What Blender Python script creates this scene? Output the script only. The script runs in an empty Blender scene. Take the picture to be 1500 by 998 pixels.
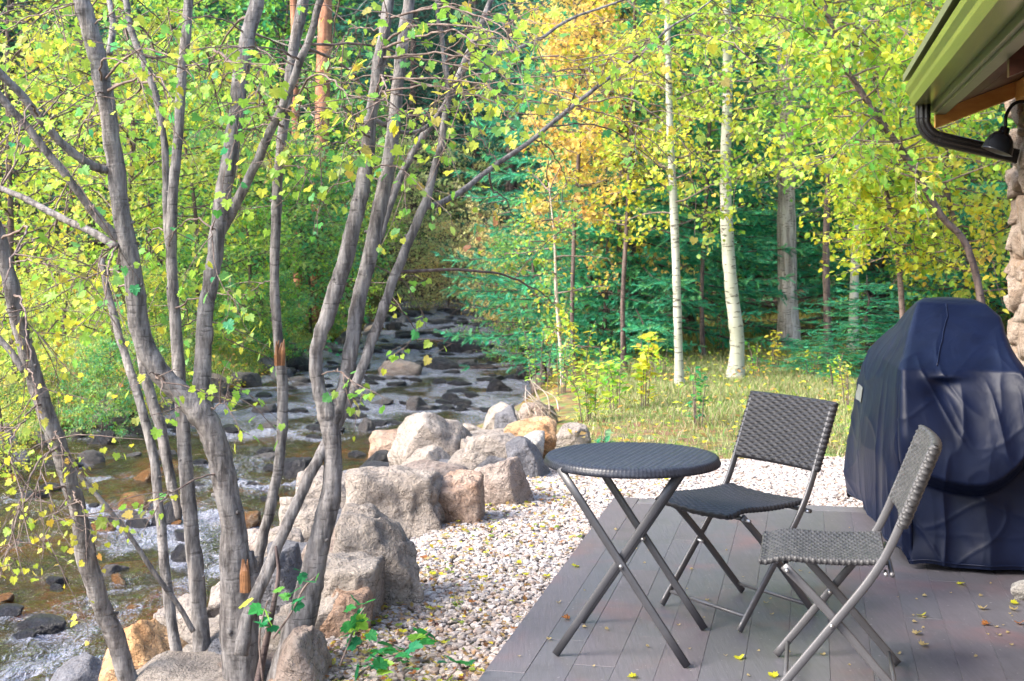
import bpy, math, random
import numpy as np
from mathutils import Vector, Matrix, noise as mnoise

RS = np.random.RandomState
PI = math.pi
SC = bpy.context.scene
COL = SC.collection
F = 2050.0          # focal length in photo pixels, horizon at row 340, eye 1.5 m above the deck

def P(px, py, d):
    return np.array([(px-750.0)*d/F, d, 1.5-(py-340.0)*d/F])

# ------------------------------------------------------------------ mesh helpers
class MB:
    def __init__(s):
        s.V=[]; s.Fc=[]; s.C=[]; s.n=0; s.MI=[]
    def add(s, V, Fs, col=(1,1,1), mi=0):
        V=np.asarray(V,float).reshape(-1,3)
        if not isinstance(Fs,list): Fs=[Fs]
        for f in Fs:
            f=np.asarray(f,int)
            if f.size==0: continue
            s.Fc.append(f+s.n); s.MI.append(np.full(len(f),mi,int))
        c=np.asarray(col,float)
        if c.ndim==1: c=np.tile(c[:3],(len(V),1))
        s.V.append(V); s.C.append(c[:,:3]); s.n+=len(V)
    def merge(s,o,mi):
        for f,m in zip(o.Fc,o.MI): s.Fc.append(f+s.n); s.MI.append(np.full(len(f),mi,int))
        s.V+=o.V; s.C+=o.C; s.n+=o.n
    def inst(s, Vt, Ft, R, T, cols, mi=0):
        n=len(T); m=len(Vt)
        if n==0: return
        V=np.einsum('nij,vj->nvi',R,Vt)+T[:,None,:]
        Fs=Ft if isinstance(Ft,list) else [Ft]
        out=[(f[None,:,:]+(np.arange(n)*m)[:,None,None]).reshape(-1,f.shape[1]) for f in Fs]
        s.add(V.reshape(-1,3), out, np.repeat(np.asarray(cols),m,axis=0), mi)
    def build(s, name, mats, parent=None, smooth=False):
        V=np.concatenate(s.V).astype(np.float32)
        me=bpy.data.meshes.new(name)
        me.vertices.add(len(V)); me.vertices.foreach_set('co',V.ravel())
        tot=np.concatenate([np.full(len(f),f.shape[1]) for f in s.Fc])
        loops=np.concatenate([f.ravel() for f in s.Fc]).astype(np.int32)
        me.loops.add(len(loops)); me.loops.foreach_set('vertex_index',loops)
        me.polygons.add(len(tot))
        st=np.concatenate([[0],np.cumsum(tot)[:-1]]).astype(np.int32)
        me.polygons.foreach_set('loop_start',st)
        me.polygons.foreach_set('material_index',np.concatenate(s.MI).astype(np.int32))
        me.update(calc_edges=True)
        me.polygons.foreach_set('use_smooth',np.full(len(tot),bool(smooth)))
        a=me.color_attributes.new('Col','FLOAT_COLOR','POINT')
        C=np.concatenate(s.C); C=np.concatenate([C,np.ones((len(C),1))],1).astype(np.float32)
        a.data.foreach_set('color',C.ravel())
        if not isinstance(mats,(list,tuple)): mats=[mats]
        for m in mats: me.materials.append(m)
        me.validate(clean_customdata=False)
        o=bpy.data.objects.new(name,me); COL.objects.link(o)
        if parent: o.parent=parent
        return o

def tag(o,label=None,cat=None,group=None,kind=None):
    if label: o['label']=label
    if cat: o['category']=cat
    if group: o['group']=group
    if kind: o['kind']=kind
    return o
def empty(name,loc,rz=0,label=None,cat=None,group=None):
    o=bpy.data.objects.new(name,None); COL.objects.link(o)
    o.location=tuple(float(v) for v in loc); o.rotation_euler=(0,0,rz); o.empty_display_size=.2
    return tag(o,label,cat,group)
def copy_tree(o,parent=None):
    c=o.copy(); COL.objects.link(c); c.parent=parent
    for ch in [x for x in o.children]: copy_tree(ch,c)
    return c

def frames(pts):
    pts=np.asarray(pts,float)
    t=np.gradient(pts,axis=0); t/=np.linalg.norm(t,axis=1)[:,None]+1e-12
    up=np.array([0,0,1.]) if abs(t[0,2])<.9 else np.array([1.,0,0])
    N=[];n=np.cross(up,t[0]); n/=np.linalg.norm(n)
    for i in range(len(t)):
        n=n-t[i]*np.dot(n,t[i]); n/=np.linalg.norm(n)+1e-12; N.append(n)
    N=np.array(N); return t,N,np.cross(t,N)
def tube(mb,pts,rad,sides=6,col=(1,1,1),cap=True,wob=0,rs=None,mi=0):
    pts=np.asarray(pts,float); k=len(pts)
    rad=np.broadcast_to(np.asarray(rad,float),(k,))
    t,N,B=frames(pts)
    a=np.linspace(0,2*PI,sides,endpoint=False)
    r=np.repeat(rad[:,None],sides,1)
    if wob and rs is not None: r=r*(1+wob*rs.randn(k,sides))
    V=pts[:,None,:]+r[:,:,None]*(np.cos(a)[None,:,None]*N[:,None,:]+np.sin(a)[None,:,None]*B[:,None,:])
    i=np.arange(k-1)[:,None]*sides; j=np.arange(sides)[None,:]; j2=(j+1)%sides
    Fq=np.stack([i+j,i+j2,i+sides+j2,i+sides+j],-1).reshape(-1,4)
    Fs=[Fq]
    if cap: Fs+= [np.arange(sides)[::-1][None,:],(np.arange(sides)+(k-1)*sides)[None,:]]
    mb.add(V.reshape(-1,3),Fs,col,mi)
def bar(mb,pts,w,h,side,col=(1,1,1),b=.25,mi=0):
    """flat bar of width w in the path's plane and thickness h along `side`, edges rounded"""
    pts=np.asarray(pts,float); side=np.asarray(side,float); side/=np.linalg.norm(side)
    t=np.gradient(pts,axis=0); t/=np.linalg.norm(t,axis=1)[:,None]
    n=np.cross(t,side); n/=np.linalg.norm(n,axis=1)[:,None]
    c=b*min(w,h); W=w/2; H=h/2
    prof=[(W-c,H),(W,H-c),(W,-H+c),(W-c,-H),(-W+c,-H),(-W,-H+c),(-W,H-c),(-W+c,H)]
    k=len(pts); s=8
    V=np.array([[pts[i]+n[i]*p[0]+side*p[1] for p in prof] for i in range(k)])
    i=np.arange(k-1)[:,None]*s; j=np.arange(s)[None,:]; j2=(j+1)%s
    Fq=np.stack([i+j,i+j2,i+s+j2,i+s+j],-1).reshape(-1,4)
    mb.add(V.reshape(-1,3),[Fq,np.arange(s)[::-1][None,:],(np.arange(s)+(k-1)*s)[None,:]],col,mi)
def box(mb,lo,hi,col=(1,1,1),M=None,off=(0,0,0),bev=0.0,mi=0):
    x0,y0,z0=lo;x1,y1,z1=hi
    if bev<=0:
        V=np.array([[x,y,z] for z in (z0,z1) for x,y in ((x0,y0),(x1,y0),(x1,y1),(x0,y1))],float)
        Fs=[np.array([[3,2,1,0],[4,5,6,7],[0,1,5,4],[1,2,6,5],[2,3,7,6],[3,0,4,7]])]
    else:
        b=bev
        ring=lambda i,z:[[x0+i,y0+i,z],[x1-i,y0+i,z],[x1-i,y1-i,z],[x0+i,y1-i,z]]
        V=np.array(ring(b,z0)+ring(0,z0+b)+ring(0,z1-b)+ring(b,z1),float)
        f=[[3,2,1,0],[12,13,14,15]]
        for k in range(3):
            for j in range(4): f.append([k*4+j,k*4+(j+1)%4,k*4+4+(j+1)%4,k*4+4+j])
        Fs=[np.array(f)]
    if M is not None: V=V@np.asarray(M).T
    mb.add(V+np.asarray(off),Fs,col,mi)
def catmull(pts,n=6):
    pts=np.asarray(pts,float); out=[]
    Q=np.vstack([2*pts[0]-pts[1],pts,2*pts[-1]-pts[-2]])
    for i in range(1,len(Q)-2):
        for t in np.linspace(0,1,n,endpoint=False):
            a,b,c,d=Q[i-1],Q[i],Q[i+1],Q[i+2]
            out.append(.5*((2*b)+(-a+c)*t+(2*a-5*b+4*c-d)*t*t+(-a+3*b-3*c+d)*t**3))
    out.append(pts[-1]); return np.array(out)

# value noise on arrays
def _h(ix,iy,iz,seed):
    n=(ix*374761393+iy*668265263+iz*2147483647*3+seed*974711)&0x7fffffff
    n=((n^(n>>13))*1274126177)&0x7fffffff
    return ((n^(n>>16))&0xffff)/65535.0
def vn(p,seed=0):
    p=np.asarray(p,float); i=np.floor(p).astype(np.int64); f=p-i; f=f*f*(3-2*f)
    r=0
    for dx in (0,1):
        for dy in (0,1):
            for dz in (0,1):
                w=(f[...,0] if dx else 1-f[...,0])*(f[...,1] if dy else 1-f[...,1])*(f[...,2] if dz else 1-f[...,2])
                r=r+w*_h(i[...,0]+dx,i[...,1]+dy,i[...,2]+dz,seed)
    return r*2-1
def fbm(p,o=4,seed=0):
    a=1;s=0;t=0;p=np.asarray(p,float)
    for k in range(o): s=s+a*vn(p*2**k,seed+k*7); t+=a; a*=.5
    return s/t
def p3(x,y,z=0): 
    x,y,z=np.broadcast_arrays(np.asarray(x,float),y,z); return np.stack([x,y,z],-1)
def sst(a,b,x): 
    t=np.clip((x-a)/(b-a),0,1); return t*t*(3-2*t)

# ------------------------------------------------------------------ materials
def mat(name):
    m=bpy.data.materials.new(name); m.use_nodes=True; nt=m.node_tree; nt.nodes.clear()
    out=nt.nodes.new('ShaderNodeOutputMaterial'); return m,nt,out
class N:
    def __init__(s,nt): s.nt=nt
    def __call__(s,t,ins=None,**kw):
        n=s.nt.nodes.new('ShaderNode'+t)
        for k,v in kw.items(): setattr(n,k,v)
        for k,v in (ins or {}).items():
            if isinstance(v,bpy.types.NodeSocket): s.nt.links.new(v,n.inputs[k])
            else: n.inputs[k].default_value=v
        return n
    def ramp(s,f,stops):
        n=s.nt.nodes.new('ShaderNodeValToRGB'); s.nt.links.new(f,n.inputs[0])
        e=n.color_ramp.elements
        while len(e)<len(stops): e.new(.5)
        for el,(p,c) in zip(e,stops):
            el.position=p; el.color=(c,c,c,1) if isinstance(c,(int,float)) else (*c,1)
        return n.outputs[0]
    def mix(s,f,a,b,mode='MIX'):
        n=s.nt.nodes.new('ShaderNodeMix'); n.data_type='RGBA'; n.blend_type=mode
        for k,v in ((0,f),(6,a),(7,b)):
            if isinstance(v,bpy.types.NodeSocket): s.nt.links.new(v,n.inputs[k])
            else: n.inputs[k].default_value=v if k==0 else ((*v,1) if len(v)==3 else v)
        return n.outputs[2]
    def noise(s,co,scale,detail=4,rough=.55,dist=0):
        n=s('TexNoise',{'Vector':co,'Scale':scale,'Detail':detail,'Roughness':rough,'Distortion':dist}); return n.outputs[0]
    def mapping(s,co,scale=(1,1,1),rot=(0,0,0)):
        n=s('Mapping',{'Vector':co,'Scale':scale,'Rotation':rot}); return n.outputs[0]
    def bump(s,h,strength=.5,dist=.01,normal=None):
        i={'Height':h,'Strength':strength,'Distance':dist}
        if normal is not None: i['Normal']=normal
        return s('Bump',i).outputs[0]
def principled(n,out,col,rough=.6,spec=.5,metal=0,normal=None,**kw):
    i={'Base Color':col if isinstance(col,bpy.types.NodeSocket) else (*col,1),'Roughness':rough,'Specular IOR Level':spec,'Metallic':metal}
    if normal is not None: i['Normal']=normal
    for k,v in kw.items(): i[k]=v
    b=n('BsdfPrincipled',i); n.nt.links.new(b.outputs[0],out.inputs[0]); return b

def leaf_material(name,trans=.5,rough=.45,gain=1.0):
    m,nt,out=mat(name); n=N(nt)
    at=n('VertexColor',layer_name='Col').outputs[0]
    co=n('TexCoord').outputs['Object']
    c=n.mix(n.noise(co,60,2),at,n.mix(1.0,at,(.72,.8,.7),'MULTIPLY'))
    b=n('BsdfPrincipled',{'Base Color':c,'Roughness':rough,'Specular IOR Level':.35})
    tc=n.mix(1.0,c,(1.0*gain,1.0*gain,.9*gain),'MULTIPLY')
    t=n('BsdfTranslucent',{'Color':tc})
    mx=n('MixShader',{0:trans,1:b.outputs[0],2:t.outputs[0]})
    nt.links.new(mx.outputs[0],out.inputs[0]); return m
M={}
M['leaf']=leaf_material('leaf_surface',.55,.4,1.1)
M['needle']=leaf_material('needle_surface',.30,.5)
M['grass']=leaf_material('grass_surface',.4,.5)

def bark(name,c1,c2,c3,zs=.25,scale=22,bs=.5,la=.85,lt=.60):
    m,nt,out=mat(name); n=N(nt); co=n('TexCoord').outputs['Object']
    st=n.mapping(co,(1,1,zs))
    f=n.noise(st,scale,6,.65); g=n.noise(co,6,3)
    lent=n.noise(n.mapping(co,(.5,.5,2.6)),30,2,.5)
    c=n.mix(n.ramp(f,[(.38,0),(.62,1)]),c1,c2)
    c=n.mix(n.ramp(g,[(.45,0),(.7,.8)]),c,n.mix(1.0,c,(1.25,1.18,1.12),'MULTIPLY'))
    c=n.mix(n.ramp(lent,[(lt,0),(lt+.06,la)]),c,c3)
    sc=n.noise(n.mapping(co,(1,1,.7)),11,5,.7,1.5)
    c=n.mix(n.ramp(sc,[(.60,0),(.70,.75)]),c,c3)
    h=n('Math',{0:f,1:n('Math',{0:lent,1:.35},operation='MULTIPLY').outputs[0]},operation='SUBTRACT').outputs[0]
    principled(n,out,c,.8,.25,normal=n.bump(h,bs,.012)); return m
M['maple_bark']=bark('maple_bark',(.075,.068,.068),(.25,.235,.232),(.035,.03,.028),.2,38,1.0,.6,.64)
M['dark_bark']=bark('dark_bark',(.05,.035,.035),(.16,.12,.11),(.03,.02,.02),.2,20,.8)
M['red_bark']=bark('red_bark',(.20,.085,.05),(.46,.22,.14),(.09,.05,.04),.15,14,.9)
M['pine_bark']=bark('pine_bark',(.20,.17,.155),(.48,.43,.40),(.10,.08,.07),.12,18,1)
M['twig']=bark('twig_bark',(.11,.08,.07),(.22,.17,.15),(.06,.04,.04),.5,40,.2)
M['dry_twig']=bark('dry_twig_bark',(.35,.28,.23),(.5,.42,.36),(.2,.15,.12),.5,40,.2)
def birch():
    m,nt,out=mat('aspen_bark'); n=N(nt); co=n('TexCoord').outputs['Object']
    a=n.noise(n.mapping(co,(1,1,5)),9,3,.6); b=n.noise(n.mapping(co,(.7,.7,3)),4,3,.5); g=n.noise(co,3,2)
    c=n.mix(n.ramp(g,[(.4,0),(.65,1)]),(.30,.31,.245),(.43,.43,.37))
    c=n.mix(n.ramp(a,[(.58,0),(.63,1)]),c,(.09,.08,.065))
    c=n.mix(n.ramp(b,[(.68,0),(.72,1)]),c,(.06,.05,.045))
    principled(n,out,c,.6,.3,normal=n.bump(a,.4,.008)); return m
M['birch']=birch()

def rock_mat(name,cols,wet=0,dark=(.06,.05,.045),sc=1.0,spec=.3,rough=.85,moss=None):
    m,nt,out=mat(name); n=N(nt); co=n('TexCoord').outputs['Object']; oi=n('ObjectInfo')
    off=n('VectorMath',{0:co,1:oi.outputs['Location']},operation='ADD').outputs[0]
    a=n.noise(off,3.2*sc,5,.6,.6); b=n.noise(off,14*sc,6,.7); v=n('TexVoronoi',{'Vector':off,'Scale':5*sc},feature='DISTANCE_TO_EDGE').outputs[0]
    c=n.mix(n.ramp(a,[(.35,0),(.65,1)]),cols[0],cols[1])
    c=n.mix(n.ramp(n.noise(off,1.6*sc,3),[(.55,0),(.72,.9)]),c,cols[2])
    c=n.mix(n.ramp(b,[(.26,.7),(.42,0)]),c,dark)
    fine=n.noise(off,70*sc,3)
    c=n.mix(n.ramp(fine,[(.35,0),(.7,.5)]),c,n.mix(1.0,c,(1.5,1.5,1.5),'MULTIPLY'))
    vein=n.noise(n.mapping(off,(1,1,1.8),(.5,.3,.2)),6*sc,5,.6,1.2)
    c=n.mix(n.ramp(vein,[(.485,0),(.5,.85),(.515,0)]),c,dark)
    c=n.mix(n.ramp(n.noise(off,9*sc,4,.7),[(.60,0),(.68,.55)]),c,tuple(min(1,x*1.35) for x in cols[1]))
    if moss: c=n.mix(n.ramp(n.noise(off,5,3),[(.56,0),(.66,.8)]),c,moss)
    h=n('Math',{0:b,1:n('Math',{0:fine,1:.25},operation='MULTIPLY').outputs[0]},operation='ADD').outputs[0]
    h=n('Math',{0:h,1:a},operation='ADD').outputs[0]
    principled(n,out,c,rough,spec,normal=n.bump(h,1.0,.055)); return m
M['boulder']=rock_mat('boulder_stone',[(.23,.195,.17),(.385,.335,.295),(.30,.26,.23)],sc=1.1)
M['boulder_brown']=rock_mat('boulder_brown_stone',[(.27,.17,.12),(.40,.30,.24),(.34,.20,.12)],sc=1.2)
M['boulder_pink']=rock_mat('boulder_pink_stone',[(.23,.175,.15),(.36,.30,.265),(.31,.22,.17)],sc=1.2)
M['boulder_grey']=rock_mat('boulder_grey_stone',[(.10,.10,.115),(.20,.20,.22),(.15,.15,.17)],sc=1.2)
M['boulder_orange']=rock_mat('boulder_orange_stone',[(.42,.22,.10),(.52,.36,.22),(.5,.27,.10)],sc=1.2)
M['rock_dark']=rock_mat('wet_dark_stone',[(.018,.018,.024),(.045,.045,.058),(.03,.026,.028)],spec=.5,rough=.33,sc=2,dark=(.015,.015,.02))
M['rock_mid']=rock_mat('stream_grey_stone',[(.08,.075,.08),(.17,.155,.155),(.13,.10,.09)],spec=.5,rough=.5,sc=2)
M['rock_rust']=rock_mat('stream_rust_stone',[(.20,.09,.03),(.34,.16,.05),(.10,.08,.03)],spec=.7,rough=.25,sc=2)

def gravel_mat():
    m,nt,out=mat('gravel_stone'); n=N(nt); at=n('VertexColor',layer_name='Col').outputs[0]
    co=n('TexCoord').outputs['Object']
    c=n.mix(n.ramp(n.noise(co,60,4,.7),[(.3,.5),(.6,0)]),at,(.25,.2,.17))
    principled(n,out,c,.8,.3,normal=n.bump(n.noise(co,120,3),.4,.004)); return m
M['gravel']=gravel_mat()
def terrain_mat():
    m,nt,out=mat('ground_soil'); n=N(nt); at=n('VertexColor',layer_name='Col').outputs[0]
    co=n('TexCoord').outputs['Object']
    f=n.noise(co,9,6,.7); g=n.noise(co,40,4,.7)
    v=n('TexVoronoi',{'Vector':co,'Scale':11.0,'Randomness':1.0})
    c=n.mix(n.ramp(f,[(.3,0),(.7,1)]),n.mix(1.0,at,(.55,.5,.45),'MULTIPLY'),n.mix(1.0,at,(1.35,1.3,1.2),'MULTIPLY'))
    c=n.mix(.5,c,n.mix(1.0,c,v.outputs['Color'],'MULTIPLY'))
    principled(n,out,c,.9,.2,normal=n.bump(n('Math',{0:g,1:f},operation='ADD').outputs[0],.8,.05)); return m
M['terrain']=terrain_mat()
def water_mat():
    m,nt,out=mat('stream_water'); n=N(nt); co=n('TexCoord').outputs['Object']
    foam_glint=n('VertexColor',layer_name='Col').outputs[0]
    a=n.noise(n.mapping(co,(1.0,.55,1)),9,4,.6,.6); b=n.noise(n.mapping(co,(1,.7,1)),34,3,.6,.4)
    h=n('Math',{0:a,1:n('Math',{0:b,1:.3},operation='MULTIPLY').outputs[0]},operation='ADD').outputs[0]
    nm=n.bump(h,1.0,.11)
    fr=n('Fresnel',{'IOR':1.36,'Normal':nm}).outputs[0]
    gl=n('BsdfGlossy',{'Color':(.95,.97,1,1),'Roughness':.13,'Normal':nm})
    tr=n('BsdfTransparent',{'Color':(.78,.64,.38,1)})
    df=n('BsdfDiffuse',{'Color':(.085,.075,.03,1)})
    body=n('MixShader',{0:.22,1:tr.outputs[0],2:df.outputs[0]})
    w=n('MixShader',{0:fr,1:body.outputs[0],2:gl.outputs[0]})
    fo=n('BsdfPrincipled',{'Base Color':(.36,.38,.48,1),'Roughness':.2,'Normal':nm})  # white water, with pale blue sky reflection painted into the same colour
    sep=n('SeparateColor',{0:foam_glint}).outputs[0]
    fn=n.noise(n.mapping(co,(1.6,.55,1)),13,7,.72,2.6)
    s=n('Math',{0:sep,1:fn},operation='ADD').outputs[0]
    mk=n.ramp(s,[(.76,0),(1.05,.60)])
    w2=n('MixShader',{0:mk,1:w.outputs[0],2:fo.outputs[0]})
    nt.links.new(w2.outputs[0],out.inputs[0]); return m
M['water']=water_mat()
def deck_mat():
    m,nt,out=mat('deck_paint'); n=N(nt); at=n('VertexColor',layer_name='Col').outputs[0]
    co=n('TexCoord').outputs['Object']
    gr=n.noise(n.mapping(co,(9,.6,1)),9,5,.7)
    bl=n.noise(co,1.3,4,.6); sp=n.noise(co,55,2,.5); red=n.noise(co,2.1,4,.6,.4)
    c=n.mix(n.ramp(gr,[(.3,0),(.75,1)]),at,n.mix(1.0,at,(1.5,1.48,1.5),'MULTIPLY'))
    c=n.mix(n.ramp(bl,[(.35,0),(.7,.5)]),c,(.10,.098,.108))
    c=n.mix(n.ramp(red,[(.54,0),(.72,.7)]),c,(.15,.085,.09))
    c=n.mix(n.ramp(sp,[(.70,0),(.76,.6)]),c,(.42,.40,.40))
    wr=n.noise(n.mapping(co,(5,1.1,1),(0,0,.2)),7,6,.75,.8)
    c=n.mix(n.ramp(wr,[(.60,0),(.70,.28)]),c,(.22,.21,.22))
    c=n.mix(n.ramp(n.noise(co,4.5,5,.7),[(.56,0),(.66,.4)]),c,(.06,.055,.06))
    r=n.ramp(bl,[(.3,.36),(.7,.58)])
    principled(n,out,c,r,.45,normal=n.bump(gr,.4,.004)); return m
M['deck']=deck_mat()
def wicker(name,c1,c2,rough=.5):
    m,nt,out=mat(name); n=N(nt); co=n('TexCoord').outputs['Object']
    c=n.mix(n.ramp(n.noise(co,45,4,.6),[(.35,0),(.7,1)]),c1,c2)
    c=n.mix(n.ramp(n.noise(co,260,2),[(.6,0),(.75,.35)]),c,(.16,.16,.18))
    principled(n,out,c,rough,.36,normal=n.bump(n.noise(co,420,2),.15,.001)); return m
M['wicker']=wicker('charcoal_wicker',(.016,.016,.019),(.036,.035,.040))
M['wicker_worn']=wicker('worn_charcoal_wicker',(.03,.03,.032),(.075,.073,.075),.5)
M['wicker_top']=wicker('tabletop_wicker',(.014,.016,.024),(.032,.036,.050),.36)
def paint(name,c,rough,spec=.5,metal=0,bs=.1,var=.15):
    m,nt,out=mat(name); n=N(nt); co=n('TexCoord').outputs['Object']
    k=n.mix(n.ramp(n.noise(co,12,5,.7),[(.3,0),(.75,1)]),tuple(x*(1-var) for x in c),tuple(min(1,x*(1+var)) for x in c))
    k=n.mix(n.ramp(n.noise(co,120,2),[(.68,0),(.76,.5)]),k,tuple(x*.5 for x in c))
    principled(n,out,k,rough,spec,metal,normal=n.bump(n.noise(co,160,3),bs,.001)); return m
M['steel']=paint('grey_powder_coat',(.105,.103,.11),.38,.5,.25)
M['steel_dark']=paint('dark_grey_powder_coat',(.06,.06,.068),.38,.5,.2)
M['bolt']=paint('bolt_metal',(.45,.45,.46),.3,.5,.9)
M['gutter']=paint('khaki_gutter_metal',(.17,.20,.055),.22,.6,.35,.03)
M['fascia']=paint('sage_fascia_paint',(.12,.135,.08),.4,.5,0,.05)
M['black_metal']=paint('black_downspout_metal',(.012,.012,.013),.25,.6,0,.05)
M['lamp_metal']=paint('dark_lamp_metal',(.03,.035,.045),.25,.6,.4,.05)
M['lamp_inner']=paint('lamp_inner_enamel',(.25,.25,.24),.4)
M['mortar']=paint('stone_mortar',(.16,.13,.10),.9,.2)
M['white_stone']=rock_mat('white_stone',[(.45,.43,.40),(.6,.57,.54),(.5,.46,.42)],sc=3)
def vinyl():
    m,nt,out=mat('navy_vinyl_cover'); n=N(nt); co=n('TexCoord').outputs['Object']
    at=n('VertexColor',layer_name='Col').outputs[0]
    a=n.noise(n.mapping(co,(1.2,1.2,.7)),4.5,3,.55,.9)
    f=n.noise(co,900,2)
    c=n.mix(n.ramp(n.noise(co,7,4),[(.3,0),(.7,1)]),(.0015,.004,.017),(.003,.007,.027))
    c=n.mix(1.0,c,at,'MULTIPLY')
    h=n('Math',{0:a,1:n('Math',{0:f,1:.01},operation='MULTIPLY').outputs[0]},operation='ADD').outputs[0]
    principled(n,out,c,.45,.2,normal=n.bump(h,.16,.04),**{'Sheen Weight':.02,'Sheen Roughness':.4,'Sheen Tint':(.45,.55,.9,1)}); return m
M['vinyl']=vinyl()
M['reflector']=paint('grey_patch_fabric',(.13,.14,.14),.5)
def wood(name,c1,c2,sc=(1,14,14)):
    m,nt,out=mat(name); n=N(nt); co=n('TexCoord').outputs['Object']
    f=n.noise(n.mapping(co,sc),2.5,5,.6,.6)
    principled(n,out,n.mix(n.ramp(f,[(.3,0),(.7,1)]),c1,c2),.5,.4,normal=n.bump(f,.2,.004)); return m
M['cedar']=wood('cedar_wood',(.70,.30,.06),(.85,.44,.12))
M['torn']=wood('torn_wood_fibre',(.12,.05,.025),(.30,.14,.06))
M['dark_wood']=wood('dark_soffit_wood',(.05,.016,.010),(.12,.04,.022))
M['wallstone']=rock_mat('veneer_stone',[(.30,.22,.16),(.50,.41,.34),(.38,.24,.14)],sc=2.2)
M['needlecover']=None

# ------------------------------------------------------------------ the land
SY=[-12,3,5,6.85,8.05,9.75,11,12.5,14.4,16.4,19,22.6,27.7,32.5,38,50]
SR=[-1.9,-1.9,-1.85,-1.74,-1.65,-1.4,-1.3,-1.2,-.95,-.15,.35,.44,.27,.0,-.6,-3]
SL=[-5.5,-5.5,-5.3,-5.1,-5.0,-4.9,-4.8,-4.6,-4.6,-3.9,-3.3,-3.3,-2.6,-2.4,-2.9,-5]
def sr(y): return np.interp(y,SY,SR)
def sl(y): return np.interp(y,SY,SL)
STEPS=[9.0,10.9,12.9,14.7,16.6,18.8,20.9,23.2,25.6,28.4,31.5]
def wl(y):
    y=np.asarray(y,float)
    lin=-.70+.015*np.clip(y-8,-3,28)
    s=lin*0-.70-.045
    acc=-.745
    out=np.full_like(y,-.745)
    for k in STEPS: out=out+.039*sst(k-.12,k+.14,y)
    return out*.85+lin*.15
XB_Y=[0,4.8,5.7,6.8,7.7,9.0,10.1,12,13.5,15]
XB_X=[-.95,-.68,-.50,-.40,-.16,.18,.40,.6,.6,.9]
def xb(y): return np.interp(y,XB_Y,XB_X)
def ground(x,y):
    x,y=np.broadcast_arrays(np.asarray(x,float),np.asarray(y,float))
    R=sr(y); L=sl(y); W=wl(y)
    nz=fbm(p3(x*.8,y*.8),4,3)
    bed=W-.20-.06*nz-.10*fbm(p3(x*2.2,y*2.2),3,9)
    # right bank
    t=x-R
    wid=np.maximum(xb(y)-R,.9)
    flat=np.where(y<16,-.045,-.045+(y-16)*.01)
    lawn=flat+np.where(y>9.3,.05*nz*sst(9.3,11,y),0)
    rgt=(W-.05)+(lawn-(W-.05))*sst(0,1,t/wid)
    # left bank
    u=L-x
    lft=W-.05+.42*sst(-.1,1.2,u)+.07*np.clip(u-.8,0,8)+.35*np.clip(u-9,0,60)+.12*nz*sst(.2,2,u)
    z=np.where(t>0,rgt,np.where(u>0,lft,bed))
    # ease into the bed
    z=np.where((t<=0)&(t>-.35),W-.05+(bed-W+.05)*sst(0,.35,-t),z)
    z=np.where((u<=0)&(u>-.35),W-.05+(bed-W+.05)*sst(0,.35,-u),z)
    hill=.42*np.clip(y-40,0,200)*sst(40,60,y)+ .30*np.clip(y-27-.0*x,0,40)*sst(3,14,x)*sst(27,33,y)
    hill=hill+.16*np.clip(x-14,0,80)
    return z+hill+sst(36,50,y)*1.0*fbm(p3(x*.12,y*.12),3,5)*2
def gz(x,y): return float(ground(x,y))

def make_ground():
    xs=np.concatenate([np.arange(-150,-30,8),np.arange(-30,-7,.8),np.arange(-7,4,.1),np.arange(4,20,.6),np.arange(20,151,8)])
    ys=np.concatenate([np.arange(-60,2,3),np.arange(2,16,.1),np.arange(16,42,.3),np.arange(42,130,2.5),np.arange(130,260,10)])
    X,Y=np.meshgrid(xs,ys); Z=ground(X,Y)
    # gravel pad, soil, grass soil, stream bed
    R=sr(Y);L=sl(Y)
    inbed=(X<R+.25)&(X>L-.3)
    c=np.zeros(X.shape+(3,)); nz=fbm(p3(X*.5,Y*.5),3,12)[...,None]
    c[:]=np.array([.16,.15,.045]); c=c+nz*np.array([.06,.03,.02])
    c[(X>xb(Y)-1)&(Y<9.6)]=(.33,.28,.23)
    lawn=(X>R)&(Y>=9.4)&(Y<15)
    c[lawn]=(.30,.27,.12)
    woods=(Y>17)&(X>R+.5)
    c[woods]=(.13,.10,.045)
    n2=vn(p3(X*3,Y*3),4)[...,None]
    bedc=np.where(n2>.25,np.array([.50,.22,.05]),np.where(n2>-.2,np.array([.22,.17,.07]),np.array([.06,.06,.035])))
    c=np.where(inbed[...,None],bedc,c)
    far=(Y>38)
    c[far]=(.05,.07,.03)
    ny,nx=X.shape
    i=np.arange(ny-1)[:,None]*nx; j=np.arange(nx-1)[None,:]
    Fq=np.stack([i+j,i+j+1,i+nx+j+1,i+nx+j],-1).reshape(-1,4)
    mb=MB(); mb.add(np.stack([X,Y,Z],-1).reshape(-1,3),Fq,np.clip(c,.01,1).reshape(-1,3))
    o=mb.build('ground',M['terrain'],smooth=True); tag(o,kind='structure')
make_ground()

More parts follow.
